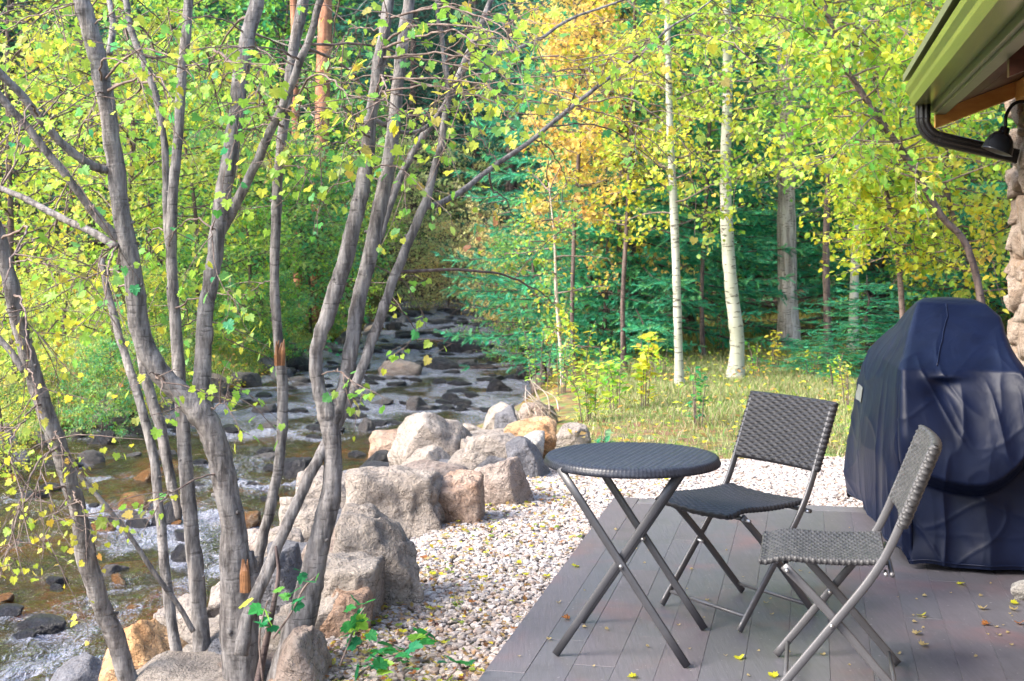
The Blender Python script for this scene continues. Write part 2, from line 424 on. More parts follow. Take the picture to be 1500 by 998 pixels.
ROCKS_IN=[]   # (x,y,r) stones that break the water, for the foam round them
def make_water():
    ys=np.concatenate([np.arange(-10,3.5,.3),np.arange(3.5,14,.045),np.arange(14,42,.09)])
    ts=np.linspace(-.04,1.04,110)
    Y,T=np.meshgrid(ys,ts,indexing='ij')
    L=sl(Y)-.25;R=sr(Y)+.25; X=L+(R-L)*T
    W=wl(Y)
    near=1-sst(10,16,Y)
    tur=.35+.65*sst(-.2,.5,fbm(p3(X*.7,Y*.45),3,31))
    amp=(.020+.030*near)*tur
    r1=fbm(p3(X*2.6+.8*vn(p3(X,Y),2),Y*1.9),4,21)
    r2=1-np.abs(fbm(p3(X*4.0,Y*3.0),3,22))*2.2
    r3=1-2*np.abs(fbm(p3(X*7.0,Y*5.0),2,24))*1.6
    Z=W+amp*(r1*1.2+r2*.6-.3+r3*.55)
    foam_glint=np.zeros_like(X)  # mask for white water and for sky glints painted as colour
    for k in STEPS:
        off=.9*vn(p3(X*.7,X*0+k),5)+.25*vn(p3(X*2.4,X*0+k),6)
        d=(k+off)-Y
        act=sst(-.1,.35,vn(p3(X*1.4,X*0+k*3.1),8))
        foam_glint+= act*np.exp(-np.clip(d,0,9)/.22)*(d>-.08)*(.20 if k<12 else .32 if k<14 else .46)
    foam_glint+=near*.20*sst(-.1,.5,fbm(p3(X*2.2,Y*.7),3,41))+near*.07
    foam_glint+=.16*sst(.0,.4,fbm(p3(X*1.6,Y*.9),3,42))+.46*sst(12.5,18,Y)*sst(-.7,.15,fbm(p3(X*2.6,Y*1.1),3,47))  # broad far term paints the sky's silvery reflection onto the stream
    for (x,y,r) in ROCKS_IN:
        q=(X-x)**2+((Y-(y-.35*r))*.8)**2
        foam_glint+=.17*np.exp(-q/(1.7*r*r))
    foam_glint=np.clip(foam_glint,0,.5)
    ny,nx=X.shape
    i=np.arange(ny-1)[:,None]*nx; j=np.arange(nx-1)[None,:]
    Fq=np.stack([i+j,i+j+1,i+nx+j+1,i+nx+j],-1).reshape(-1,4)
    mb=MB(); mb.add(np.stack([X,Y,Z],-1).reshape(-1,3),Fq,np.repeat(foam_glint.reshape(-1,1),3,1))
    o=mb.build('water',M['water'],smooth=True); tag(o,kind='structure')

# ------------------------------------------------------------------ rocks
_ico={}
def ico(sub):
    if sub in _ico: return _ico[sub]
    import bmesh
    bm=bmesh.new(); bmesh.ops.create_icosphere(bm,subdivisions=sub,radius=1)
    V=np.array([v.co[:] for v in bm.verts]); Fc=np.array([[v.index for v in f.verts] for f in bm.faces]); bm.free()
    _ico[sub]=(V,Fc); return _ico[sub]
def rock_shape(seed,sub=4,planes=11,sharp=1.0,rough=.05,top=None,blocky=False):
    rs=RS(seed); V,Fc=ico(sub)
    n=rs.randn(planes,3); n/=np.linalg.norm(n,axis=1)[:,None]
    d=rs.uniform(.50,.92,planes)
    ex=np.array([[0,0,-1.],[0,0,1]]); n=np.vstack([n,ex]); d=np.concatenate([d,[.6,.8]])
    if blocky:
        m=9; n=rs.randn(m,3); n/=np.linalg.norm(n,axis=1)[:,None]; n[:,2]=np.abs(n[:,2])*.8+.1; n/=np.linalg.norm(n,axis=1)[:,None]; d=rs.uniform(.64,.86,m)
        bx=np.array([[1,0,0],[-1,0,0],[0,1,0],[0,-1,0],[0,0,-1],[0,0,1.]])+rs.randn(6,3)*.22; bx/=np.linalg.norm(bx,axis=1)[:,None]
        n=np.vstack([n,bx]); d=np.concatenate([d,rs.uniform(.52,.66,6)])
    if top is not None:
        for (nx,ny,nzz,dd) in top:
            v=np.array([nx,ny,nzz],float); v/=np.linalg.norm(v); n=np.vstack([n,v]); d=np.append(d,dd)
    dot=np.clip(V@n.T,1e-3,None)
    rr=(d[None,:]/dot); rr=np.where(V@n.T>1e-3,rr,9)
    k=55*sharp
    r=-np.log(np.exp(-k*np.minimum(rr,2)).sum(1))/k
    r=np.clip(r,.3,1.15)
    Q=V*r[:,None]
    Q=Q+V*(rough*.5*(1-np.abs(vn(Q*3.1+seed*1.7,seed+9)))[:,None]**5*-1.2)
    Q=Q+V*(rough*(fbm(Q*2.2+seed,4,seed)[:,None]*1.6+.7*(np.abs(fbm(Q*5+seed,3,seed+5)))[:,None]))
    lo=Q.min(0);hi=Q.max(0)
    Q=(Q-(lo+hi)/2)/((hi-lo)/2)
    return Q,Fc
def rock(name,seed,size,loc,rz,m,label,cat='rock',group=None,smooth=True,**kw):
    Q,Fc=rock_shape(seed,**kw)
    mb=MB(); mb.add(Q*np.asarray(size)/2,Fc)
    o=mb.build(name,m,smooth=smooth); o.location=tuple(float(v) for v in loc); o.rotation_euler=(0,0,rz)
    tag(o,label,cat,group); return o

# hand-placed boulders: photo box (x0,y0,x1,y1), ground height there, stone, seed, label
BL=[
 (572,618,694,722,-.30,'boulder',11,'tall pale boulder rising to a blunt point at the middle of the bank',{'top':[(-.8,-.3,.5,.55),(.5,-.4,.7,.6)]}),
 (580,664,662,724,-.22,'boulder',12,'low pointed pale stone leaning in front of the tall blunt boulder',{'top':[(-.7,-.3,.6,.5),(.7,-.3,.6,.5)]}),
 (680,644,772,705,-.10,'boulder',13,'square pale block resting on top of another block beside the gravel',{}),
 (688,680,792,748,-.06,'boulder_pink',14,'pinkish brown block with a flat face touching the white gravel',{}),
 (744,650,806,708,-.06,'boulder_grey',15,'dark blue grey slanted slab at the gravel edge near the tabletop',{'top':[(.7,-.2,.7,.5)]}),
 (756,640,796,688,-.05,'white_stone',16,'small white upright stone tucked behind the dark grey slab',{}),
 (742,622,812,682,-.06,'boulder_orange',17,'orange brown rounded boulder just left of the round tabletop',{}),
 (802,626,862,658,-.05,'boulder',18,'pale flat boulder at the edge of the lawn behind the tabletop',{}),
 (762,596,818,632,-.10,'boulder_pink',19,'mauve boulder with a sloping top under the dry twigs',{}),
 (706,598,760,640,-.25,'boulder',20,'grey boulder with a sharp tip beside the far end of the bank',{'top':[(-.8,-.2,.5,.5)]}),
 (660,628,724,668,-.30,'boulder',21,'pale broad boulder behind the square block',{}),
 (508,704,655,806,-.12,'boulder',22,'wide rough boulder with a flat top, largest in the middle of the row',{'rough':.10,'sharp':1.0,'top':[(.05,-.1,1,.5)]}),
 (642,706,708,776,-.06,'boulder_brown',53,'rusty brown block wedged against the wide rough boulder',{}),
 (470,772,616,904,-.06,'boulder',24,'big rounded pale boulder sloping down to the gravel, tallest in front',{'rough':.095,'sharp':1.1,'top':[(.75,-.2,.65,.48),(.2,-.8,.6,.58),(-.1,-.1,1,.55)]}),
 (462,832,556,905,.0,'boulder',25,'lower flat topped boulder in front of the big rounded one',{'top':[(0,0,1,.5)]}),
 (385,818,450,912,-.22,'boulder_grey',26,'dark squared boulder seen between two tree trunks',{}),
 (432,878,516,972,-.14,'boulder',27,'pale upright boulder right of the leaning dark trunk',{}),
 (408,950,492,1050,-.12,'boulder_pink',28,'pink pointed stone at the very bottom beside the trunk',{'top':[(-.7,-.2,.6,.5),(.7,-.2,.6,.5)]}),
 (150,934,268,1050,-.35,'boulder_orange',29,'orange and tan peaked boulder at the foot of the leftmost trunk',{'top':[(-.7,-.2,.6,.5),(.6,-.2,.7,.5)]}),
 (225,895,300,962,-.50,'boulder',30,'pale boulder at the water edge behind the slim upright trunk',{}),
 (70,982,160,1040,-.55,'boulder_grey',31,'grey flat rock cut by the bottom edge of the view beside the rapids',{}),
 (544,640,640,680,-.62,'boulder_brown',32,'long flat brown rock lying at the edge of the stream',{}),
 (528,682,592,704,-.55,'rock_dark',33,'flat dark rock below the long brown one',{}),
 (518,690,600,728,-.40,'boulder_pink',34,'low mauve rock at the foot of the pointed pale stone',{}),
 (415,738,500,802,-.36,'boulder',35,'pale tilted rock by the water behind the forked dark trunk',{}),
 (385,784,455,842,-.36,'boulder',36,'pale tan rock between the bent stem and the dark footed trunk',{}),
 (590,694,690,740,-.25,'boulder_pink',37,'pinkish low rock filling the gap under the tall blunt boulder',{}),
 (370,850,405,920,-.40,'boulder',38,'narrow pale rock behind the crossing trunks',{}),
 (300,870,350,935,-.48,'boulder',39,'rounded pale rock hidden partly by the thickest trunk',{}),
 (245,915,275,950,-.52,'boulder_orange',40,'small tan rock beside the rapids left of the slim trunk',{}),
 (436,694,520,752,-.42,'boulder',42,'pale jagged rock at the water edge behind the forked dark trunk, highest of three',{}),
 (345,792,398,858,-.45,'boulder_pink',43,'mauve rock showing between the thickest trunk and the bent stem',{}),
 (496,700,545,745,-.40,'boulder_grey',44,'small grey rock left of the wide rough boulder',{}),
 (470,870,545,925,-.02,'boulder_brown',45,'small brown faced rock touching the gravel in front of the flat topped one',{}),
 (662,650,704,700,-.18,'boulder',46,'narrow pale rock filling the gap behind the square block',{}),
 (726,600,764,640,-.16,'boulder_grey',47,'small grey rock between the sharp tipped boulder and the mauve one',{}),
 (280,960,420,1080,-.35,'boulder_grey',41,'dark rock under the roots of the clustered trunks',{}),
]
for (x0,y0,x1,y1,bz,mt,seed,lab,kw) in BL:
    d=(1.5-bz)*F/(y1-340.0)
    w=(x1-x0)*d/F; h=(y1-y0)*d/F
    dep=max(w*.85,.3)
    X=((x0+x1)/2-750)*d/F; Yc=d+dep*.42
    hh=h*1.12+.12
    rock('boulder',seed,(w*1.14,dep,hh),(X*(1+.42*dep/d),Yc,bz+hh/2-.12),0,M[mt],lab,'boulder',sub=5,**({'blocky':True,'rough':.06,'sharp':1.7}|kw))

# fill stones under the bank, each its own rock
rs=RS(5)
fill_meshes=[]
for k in range(6):
    Q,Fc=rock_shape(200+k,sub=4,rough=.05,blocky=True,sharp=1.5); fill_meshes.append((Q,Fc))
proto={}
def rock_copy(kind,k,mt,size,loc,rot,name,label,cat,group):
    key=(kind,k,mt)
    if key not in proto:
        mb=MB(); Q,Fc=fill_meshes[k] if kind=='a' else round_meshes[k]
        mb.add(Q*.5,Fc); o=mb.build(name,M[mt],smooth=True); proto[key]=o
    else:
        o=proto[key].copy(); COL.objects.link(o)
    o.location=tuple(float(v) for v in loc); o.scale=tuple(float(v) for v in size); o.rotation_euler=tuple(float(v) for v in rot)
    tag(o,label,cat,group); return o
round_meshes=[rock_shape(300+k,sub=4,planes=7,sharp=.22,rough=.11) for k in range(6)]
for i in range(170):
    y=rs.uniform(5.0,10.5); R=float(sr(y)); B=float(xb(y))
    x=rs.uniform(R+.0,B-.22); s=rs.uniform(.22,.58)*(.55 if x>B-.42 else 1)
    z=gz(x,y)
    rock_copy('a',i%6,['boulder','boulder','boulder_pink','boulder_grey'][i%4],(s*rs.uniform(.9,1.3),s,s*rs.uniform(.6,.9)),(x,y,z+s*.16),(0,0,rs.uniform(0,6)),
      'bank_stone','smaller angular stone wedged between the boulders of the bank','stone','small stones packed between the bank boulders')

# stones in the stream
def water_stone(x,y,w,h,mt,label,group,flat=True,rz=None,k=None):
    z=float(wl(y)); ROCKS_IN.append((x,y,w*.5))
    rock_copy('b',rs.randint(6) if k is None else k,mt,(w,w*rs.uniform(.55,.9),h),(x,y,z+h*.12),(rs.uniform(-.1,.1),rs.uniform(-.1,.1),rs.uniform(-.5,.5) if rz is None else rz),
        'stream_stone',label,'stone',group)
def at_water(px,py):
    d=12.
    for _ in range(30): d=(1.5-float(wl(d)))*F/(py-340.)
    return (px-750)*d/F,d
single=[(610,600,46,26,'rock_mid','smooth pale grey stone with a dark underside in midstream'),
 (538,630,24,22,'rock_mid','small round mossy stone standing alone left of midstream'),
 (582,548,74,26,'boulder_pink','broad pinkish brown rock shelf in midstream'),
 (648,540,50,20,'rock_dark','black rounded stone right of the pinkish rock shelf'),
 (678,515,70,24,'rock_dark','long dark boulder across the middle of the far cascade'),
 (730,572,42,20,'rock_dark','dark domed stone near the right bank'),
 (660,587,28,14,'rock_dark','small dark stone just below the white cascade'),
 (508,580,32,20,'rock_dark','dark round stone at the left end of the white cascade'),
 (148,650,46,26,'rock_dark','smooth black stone in the pool near the left bank'),
 (134,676,38,20,'rock_mid','pale domed stone in the green pool near the left bank'),
 (275,822,60,30,'rock_dark','dark blue wet stone behind the thick forked trunk'),
 (245,765,44,44,'rock_dark','shiny black stone in the rapids between two slim trunks'),
 (210,705,40,22,'rock_rust','rusty orange wet stone at the head of the rapids'),
 (192,742,52,22,'rock_rust','rust coloured stone washed over by white water'),
 (150,778,40,16,'rock_rust','flat rusty stone under fast water beside the leftmost trunk'),
 (165,575,1,1,'rock_mid',None),
 (438,700,56,40,'rock_dark','glistening dark stone right of the slim bent trunk'),
 (60,650,34,20,'rock_mid','brown stone at the left bank half hidden by yellow leaves'),
 (365,770,46,24,'rock_rust','brown and rusty stone between the two middle trunks'),
 (500,775,30,20,'rock_mid','grey stone at the water edge behind the forked trunk'),
 (175,855,26,12,'rock_rust','small orange stone seen through the rapids'),
 (60,920,70,14,'rock_dark','low dark stone under fast water at the bottom left')]
for (px,py,w,h,mt,lab) in single:
    if lab is None: continue
    x,y=at_water(px,py); water_stone(x,y,w*y/F*1.05,h*y/F*1.1+.04,mt,lab,None)
i=0
for k in STEPS:
    for q in range(20 if k>14 else 11):
        L=float(sl(k))+.1;R=float(sr(k))-.05
        x=rs.uniform(L,R); y=k+rs.uniform(-.35,.45)+.2*math.sin(x*3)
        w=rs.uniform(.11,.36)*(1.0 if k<20 else 1.25)
        if k<13: w*=.8
        water_stone(x,y,w,w*rs.uniform(.16,.30)+.025,['rock_dark','rock_dark','rock_dark','rock_mid'][i%4],'low dark wet stone breaking the surface of the stream','dark wet stones scattered across the stream'); i+=1
for q in range(32):
    y=rs.uniform(7.5,13); x=rs.uniform(float(sl(y))+.2,float(sr(y))-.1); w=rs.uniform(.08,.24)
    water_stone(x,y,w,w*.28+.025,['rock_dark','rock_dark','rock_rust'][q%3],'small wet stone sticking out of the shallow rapids on the near left','small wet stones in the near rapids')
for q in range(42):
    y=rs.uniform(12,31); x=rs.uniform(float(sl(y))+.1,float(sr(y))-.1); w=rs.uniform(.12,.35)
    water_stone(x,y,w,w*.22+.02,'rock_dark','low dark wet stone breaking the surface of the stream','dark wet stones scattered across the stream')
for q in range(64):
    y=rs.uniform(12.5,31); side=rs.rand()<.72
    w=rs.uniform(.2,.5)
    if side: x=float(sl(y))-rs.uniform(-.35,.45)
    else: x=float(sr(y))+rs.uniform(-.2,.4)
    z=max(gz(x,y),float(wl(y)))
    rock_copy('b',q%6,['rock_mid','boulder_grey','rock_dark','boulder_pink'][q%4],(w,w*.8,w*.62),(x,y,z+w*.10),(0,0,rs.uniform(0,6)),
       'shore_stone','rounded grey stone lying along the edge of the stream','stone','rounded stones along the stream edges')
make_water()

# ------------------------------------------------------------------ deck, gravel
E=np.array([.21,.978]); E/=np.linalg.norm(E); NRM=np.array([E[1],-E[0]])   # along the house, and to the right
A0=np.array([.58,7.92])        # far left corner of the deck
def dk(u,v): return A0+NRM*u-E*v
def make_deck():
    rs=RS(8); mb=MB(); Mx=np.array([[NRM[0],-E[0],0],[NRM[1],-E[1],0],[0,0,1]])
    bw=.145; u=0.0; row=0
    # long border boards, then rows of boards with staggered butt joints
    while u<5.2:
        w=bw if row else .14
        v=.15 if row else 0
        v0=v-rs.uniform(0,1.6) if row else 0
        cuts=[v]
        c=v0
        while c<9.5:
            c+=rs.uniform(1.1,2.2) if row else 3.2
            if c>v+.2: cuts.append(min(c,9.5))
        for a,b in zip(cuts[:-1],cuts[1:]):
            g=rs.uniform(.88,1.12); col=np.array([.070,.071,.082])*(.5+.5*g)+np.array([rs.uniform(0,.012),0,0])
            box(mb,(u+.0003,a+.0003,-.035),(u+w-.0003,b-.0003,0.0+rs.uniform(-.0008,.0008)),col,Mx,(A0[0],A0[1],0),bev=.0011)
        u+=w; row+=1
    box(mb,(.142,.004,-.035),(5.2,.146,-.0005),(.105,.10,.112),Mx,(A0[0],A0[1],0),bev=.003)
    # joists and skirt below
    box(mb,(.01,.01,-.2),(5.19,9.4,-.042),(.02,.018,.018),Mx,(A0[0],A0[1],0))
    o=mb.build('deck',M['deck']); tag(o,kind='structure')
make_deck()

def in_deck(x,y,m=0):
    d=np.stack([x-A0[0],y-A0[1]],-1); u=d@NRM; v=-(d@E); return (u>-m)&(v>-m)&(u<5.3)
def make_gravel():
    rs=RS(21)
    n=105000
    y=4.2+5.6*rs.rand(n)**.8; x=rs.uniform(-1.2,3.6,n)
    edge=9.45+.12*vn(p3(x*3,x*0),3)+.0*x
    keep=(~in_deck(x,y,-.0))&(x>xb(y)-.12-.25*rs.rand(n))&(y<edge)
    x=x[keep];y=y[keep]; n=len(x)
    z=ground(x,y)
    k=3
    shapes=[rock_shape(500+i,sub=1,planes=8,rough=.05) for i in range(5)]
    s=rs.uniform(.0065,.0155,n)*(1+.25*(rs.rand(n)<.08))
    mb=MB()
    pal=np.array([[.60,.54,.52],[.68,.65,.66],[.50,.40,.35],[.62,.57,.55],[.38,.28,.22],[.58,.46,.41]])
    prob=np.array([.3,.27,.1,.2,.05,.08])
    dirty=(np.clip((6.6-y)/2.2,0,1)[:,None])
    cols=pal[rs.choice(6,n,p=prob)]*rs.uniform(.46,.76,(n,1))
    cols=cols*(1-dirty)+cols*np.array([.9,.80,.70])*dirty
    for i,(Q,Fc) in enumerate(shapes):
        m=(np.arange(n)%5)==i; q=m.sum()
        a=rs.uniform(0,2*PI,q); tl=rs.uniform(-.5,.5,q); 
        ca,sa=np.cos(a),np.sin(a); ct,st=np.cos(tl),np.sin(tl)
        Rz=np.zeros((q,3,3)); Rz[:,0,0]=ca;Rz[:,0,1]=-sa;Rz[:,1,0]=sa;Rz[:,1,1]=ca;Rz[:,2,2]=1
        Rx=np.zeros((q,3,3)); Rx[:,0,0]=1;Rx[:,1,1]=ct;Rx[:,1,2]=-st;Rx[:,2,1]=st;Rx[:,2,2]=ct
        S=np.stack([s[m]*rs.uniform(.9,1.5,q),s[m]*rs.uniform(.7,1.1,q),s[m]*rs.uniform(.4,.75,q)],-1)
        Rm=np.einsum('nij,njk->nik',Rz,Rx)*S[:,None,:]
        T=np.stack([x[m],y[m],z[m]+.004+rs.uniform(0,.016,q)],-1)
        mb.inst(Q,Fc,Rm,T,cols[m])
    o=mb.build('gravel',M['gravel']); tag(o,kind='stuff')
make_gravel()

# ------------------------------------------------------------------ leaves
def maple_leaf():
    half=[(0,.02),(.20,-.11),(.44,-.09),(.42,.09),(.62,.27),(.45,.36),(.46,.60),(.27,.56),(.21,.75),(0,.94)]
    P2=[(x,y) for x,y in half]+[(-x,y) for x,y in half[-2:0:-1]]
    V=[(0,.24,-.03)]+[(x,y,.30*abs(x)-.45*x*x-.22*(y-.3)**2) for x,y in P2]
    m=len(P2); Fc=np.array([[0,1+i,1+(i+1)%m] for i in range(m)])
    V=np.array(V,float)*1.0; V[:,1]+=.15
    # petiole as a thin sliver
    return V,Fc
def oval_leaf(w=.36):
    V=np.array([(0,0,0),(w,.28,.07),(w*.85,.62,.05),(0,1,-.05),(-w*.85,.62,.05),(-w,.28,.07),(0,.45,0)],float)
    Fc=np.array([[0,1,6],[1,2,6],[2,3,6],[3,4,6],[4,5,6],[5,0,6]]); return V,Fc
def quad_leaf(w=.34):
    V=np.array([(0,0,0),(w,.5,.10),(0,1,0),(-w,.5,.10)],float); return V,np.array([[0,1,2,3]])
def rotmats(dirv,rs,tilt=.6,flat=True):
    """frames whose local y follows dirv (with jitter) and whose local z is near up"""
    n=len(dirv); y=dirv+rs.randn(n,3)*.35; y/=np.linalg.norm(y,axis=1)[:,None]+1e-9
    up=np.array([0,0,1.])+rs.randn(n,3)*tilt; x=np.cross(y,up); x/=np.linalg.norm(x,axis=1)[:,None]+1e-9
    z=np.cross(x,y); return np.stack([x,y,z],-1)
def pick(pal,n,rs,jit=.18):
    w=np.array([p[0] for p in pal],float); w/=w.sum(); c=np.array([p[1] for p in pal])
    k=rs.choice(len(pal),n,p=w); return np.clip(c[k]*(1+jit*rs.randn(n,1))*(1+.06*rs.randn(n,3)),.005,.9)
YG=(.60,.68,.10); LG=(.36,.60,.09); GR=(.15,.42,.09); CG=(.09,.42,.20); YE=(.84,.68,.08); OR=(.88,.47,.13); BR=(.42,.20,.10); PALE=(.62,.70,.22); SAGE=(.28,.45,.22)
PAL_MAPLE=[(3,YG),(5,LG),(2,GR),(1.5,CG),(1.3,YE),(.35,OR),(.3,BR)]
PAL_YELLOW=[(5,YG),(4,YE),(2,LG),(1,PALE),(.6,OR),(.3,BR)]
PAL_GREEN=[(4,GR),(4,LG),(3,CG),(1,YG)]
PAL_COOL=[(4,CG),(3,SAGE),(3,LG),(1,PALE)]
PAL_LIME=[(5,LG),(3,YG),(3,(.20,.52,.10)),(1.5,PALE),(1,YE)]
PAL_ORANGE=[(4,(.88,.55,.2)),(4,(.90,.66,.24)),(2,YE),(1,YG),(.6,BR)]
PAL_ASPEN=[(4,LG),(3,YG),(2,YE),(1.5,GR),(2,PALE)]
PAL_DIM=[(4,(.50,.58,.22)),(4,(.78,.74,.38)),(2,(.30,.46,.18)),(1,(.82,.62,.32))]
PAL_STRAW=[(4,(.85,.74,.36)),(3,(.90,.62,.30)),(3,(.60,.66,.28)),(1,(.86,.46,.18))]

# ------------------------------------------------------------------ generic broadleaf tree
def rand_path(p0,d0,L,n,rs,curl=.25,rise=0.0):
    pts=[np.array(p0,float)]; d=np.array(d0,float); d/=np.linalg.norm(d)
    for i in range(n):
        d=d+rs.randn(3)*curl/n**.5+np.array([0,0,rise/n]); d/=np.linalg.norm(d)
        pts.append(pts[-1]+d*L/n)
    return np.array(pts)
def broadleaf(seed,h,tr,cr,z0,nprim,nsec,nleaf,ls,pal,barkm,name='tree',cat='tree',label='',group=None,leaf='quad',lean=(0,0),rise=.5,topz=None,bare=.0,shape='round',twr=.004,flat=.6):
    rs=RS(seed)
    root=empty(name,(0,0,0),0,label,cat,group)
    tp=rand_path((0,0,-.15),(lean[0],lean[1],1),h,14,rs,.18)
    rad=tr*(1-np.linspace(0,1,15)**1.1*.85)
    rad[0]*=1.35; 
    tb=MB(); cp=catmull(tp,3); tube(tb,cp,np.interp(np.linspace(0,1,len(cp)),np.linspace(0,1,15),rad),10,wob=.03,rs=rs)
    Lp=[];Ld=[];Lc=[]
    tw=MB()
    for i in range(nprim):
        f=(i+rs.rand())/nprim; z=z0+(h-z0)*f
        j=np.clip(z/h*14,0,13.9); a=int(j); p=tp[a]+(tp[a+1]-tp[a])*(j-a)
        ang=i*2.4+rs.uniform(-.4,.4)
        if shape=='round': L=cr*(.55+.6*math.sin(PI*min(1,.15+f*.85)))*rs.uniform(.7,1.15)
        elif shape=='column': L=cr*rs.uniform(.6,1.1)*(1-.4*f)
        else: L=cr*rs.uniform(.7,1.15)*(1.05-.7*f)
        el=rs.uniform(.1,.7)*rise+.1
        pr=rand_path(p,(math.cos(ang),math.sin(ang),el),L,6,rs,.35,rise*.3)
        tube(tw,pr,np.linspace(max(tr*.28,.008),.004,7),5,cap=False)
        for k in range(nsec):
            g=rs.uniform(.2,1.0)*6; b=min(int(g),5); q=pr[b]+(pr[b+1]-pr[b])*(g-b)
            dv=(pr[b+1]-pr[b]); dv/=np.linalg.norm(dv)
            sd=dv*.8+rs.randn(3)*np.array([.8,.8,.4])+np.array([0,0,.05])
            se=rand_path(q,sd,L*rs.uniform(.22,.5),4,rs,.4,-.2)
            tube(tw,se,np.linspace(twr*1.2,twr*.5,5),3,cap=False)
            if rs.rand()<bare: continue
            m=max(2,int(nleaf*rs.uniform(.6,1.4)))
            t=rs.rand(m)*4; bi=np.minimum(t.astype(int),3); pp=se[bi]+(se[bi+1]-se[bi])*(t-bi)[:,None]
            dd=(se[bi+1]-se[bi]); dd/=np.linalg.norm(dd,axis=1)[:,None]
            pp=pp+rs.randn(m,3)*ls*.9*np.array([1,1,.6])
            out=dd*.4+rs.randn(m,3)*.8+np.array([0,0,-.35])
            Lp.append(pp);Ld.append(out)
            cc=pick(pal,1,rs,.0)[0]; c=pick(pal,m,rs,.16); Lc.append(c*.38+cc*.62)
    tb.merge(tw,1); tb.build('trunk',[barkm,M['twig'] if barkm is not M['dark_bark'] else M['dark_bark']],root,True)
    if Lp:
        Lp=np.concatenate(Lp);Ld=np.concatenate(Ld);Lc=np.concatenate(Lc); n=len(Lp)
        Vt,Ft={'quad':quad_leaf,'oval':oval_leaf,'maple':maple_leaf}[leaf]()
        R=rotmats(Ld,rs,flat)*(ls*rs.uniform(.7,1.25,(n,1,1)))
        mb=MB(); mb.inst(Vt,Ft,R,Lp,Lc); mb.build('crown',M['leaf'],root)
    return root
def place(o,x,y,rz=0,s=1.0,z=None,label=None,sz=None):
    o.location=(float(x),float(y),gz(x,y) if z is None else z); o.rotation_euler=(0,0,rz); o.scale=(s,s,sz or s)
    if label: o['label']=label
    return o

# ------------------------------------------------------------------ spruce
def brush(n=24,L=.12,r=.027,w=.0055,seed=1):
    rs=RS(seed); V=[];Fc=[]
    for i in range(n):
        t=(i+rs.rand())/n*L; a=i*2.4+rs.rand()*.5
        c,s=math.cos(a),math.sin(a); o=np.array([c*r,t+r*.9,s*r*.8+.25*r]); b=np.array([0,t,0]); k=np.array([-s,0,c])*w
        V+= [b-k,b+k,b+o*np.array([1,0,1])+np.array([0,r*.9,0])]; Fc.append([3*i,3*i+1,3*i+2])
    return np.array(V),np.array(Fc)
def spruce(seed,h,R0,tr,whorl,nb,pal,step=.12,bs=1.0,z0=.5,dead_to=1.2,nneedle=24,label='',group=None,name='spruce_tree'):
    rs=RS(seed); root=empty(name,(0,0,0),0,label,'spruce tree',group)
    tb=MB(); zz=np.linspace(-.2,h,14); tp=np.stack([.03*rs.randn(14).cumsum()*.5,.03*rs.randn(14).cumsum()*.5,zz],-1)
    tube(tb,tp,tr*(1-np.linspace(0,1,14)*.93),9); 
    tw=MB(); P_=[];D_=[];S_=[];C_=[]
    z=z0; wi=0
    while z<h-.15:
        f=z/h; L0=R0*(1-f)**.85+.15
        for b in range(nb):
            a=b*2*PI/nb+wi*1.1+rs.uniform(-.25,.25); L=L0*rs.uniform(.7,1.1)
            dead=z<dead_to*rs.uniform(.6,1.2)
            n=7; s=np.linspace(0,1,n)
            droop=-.28*L*(s**1.3)+.16*L*s**3*1.2 + (.18*L*s if f>.6 else 0)
            ca,sa=math.cos(a),math.sin(a)
            x0=np.interp(z,zz,tp[:,0]);y0=np.interp(z,zz,tp[:,1])
            pr=np.stack([x0+ca*L*s,y0+sa*L*s,z+droop+rs.randn()*.03],-1)+rs.randn(n,3)*.015*s[:,None]
            tube(tw,pr,np.linspace(.006+.012*L/2,.003,n),4,cap=False)
            m=max(3,int(L/step)); 
            for k in range(m):
                t=.12+.88*(k+rs.rand()*.6)/m; j=min(int(t*(n-1)),n-2); q=pr[j]+(pr[j+1]-pr[j])*(t*(n-1)-j)
                dv=pr[j+1]-pr[j]; dv/=np.linalg.norm(dv); sd=np.cross(dv,(0,0,1.)); sd/=np.linalg.norm(sd)
                tl=min(.38,(1-t)*L*.55+.07)*rs.uniform(.7,1.2)
                if dead:
                    for sg in (-1,1):
                        e=q+(dv*.6+sd*sg)*tl*.9+np.array([0,0,-.12*rs.rand()])
                        tube(tw,[q,(q+e)/2+rs.randn(3)*.01,e],[.003,.002,.001],3,cap=False)
                    if rs.rand()<.8: continue
                for sg in (-1,1):
                    u=dv*.75+sd*sg+np.array([0,0,-.22]); u/=np.linalg.norm(u)
                    pc=max(1,int(tl/(.10*bs)))
                    for c in range(pc):
                        P_.append(q+u*c*.10*bs); D_.append(u+rs.randn(3)*.12); S_.append(bs*rs.uniform(.85,1.2)); C_.append(rs.uniform(.85,1.15))
                P_.append(q); D_.append(dv); S_.append(bs); C_.append(.8)
        z+=whorl*rs.uniform(.8,1.2); wi+=1
    P_=np.array(P_);D_=np.array(D_);n=len(P_);S_=np.array(S_)
    cols=pick(pal,n,rs,.15)*np.clip(np.array(C_),.6,1.4)[:,None]
    Rm=rotmats(D_,RS(seed+1),.25); Rm=Rm*S_[:,None,None]
    V,Fc=brush(nneedle); mb=MB(); mb.inst(V,Fc,Rm,P_,cols)
    tb.merge(tw,0); tb.build('trunk',M['dark_bark'],root,True); mb.build('crown',M['needle'],root)
    return root
TEAL=[(4,(.06,.38,.23)),(3,(.12,.50,.31)),(2,(.04,.26,.14)),(3,(.18,.50,.22))]
TEAL2=[(4,(.04,.22,.17)),(3,(.07,.30,.21)),(2,(.03,.14,.08))]
DARKG=[(4,(.02,.09,.07)),(3,(.04,.14,.10)),(1,(.07,.13,.09))]

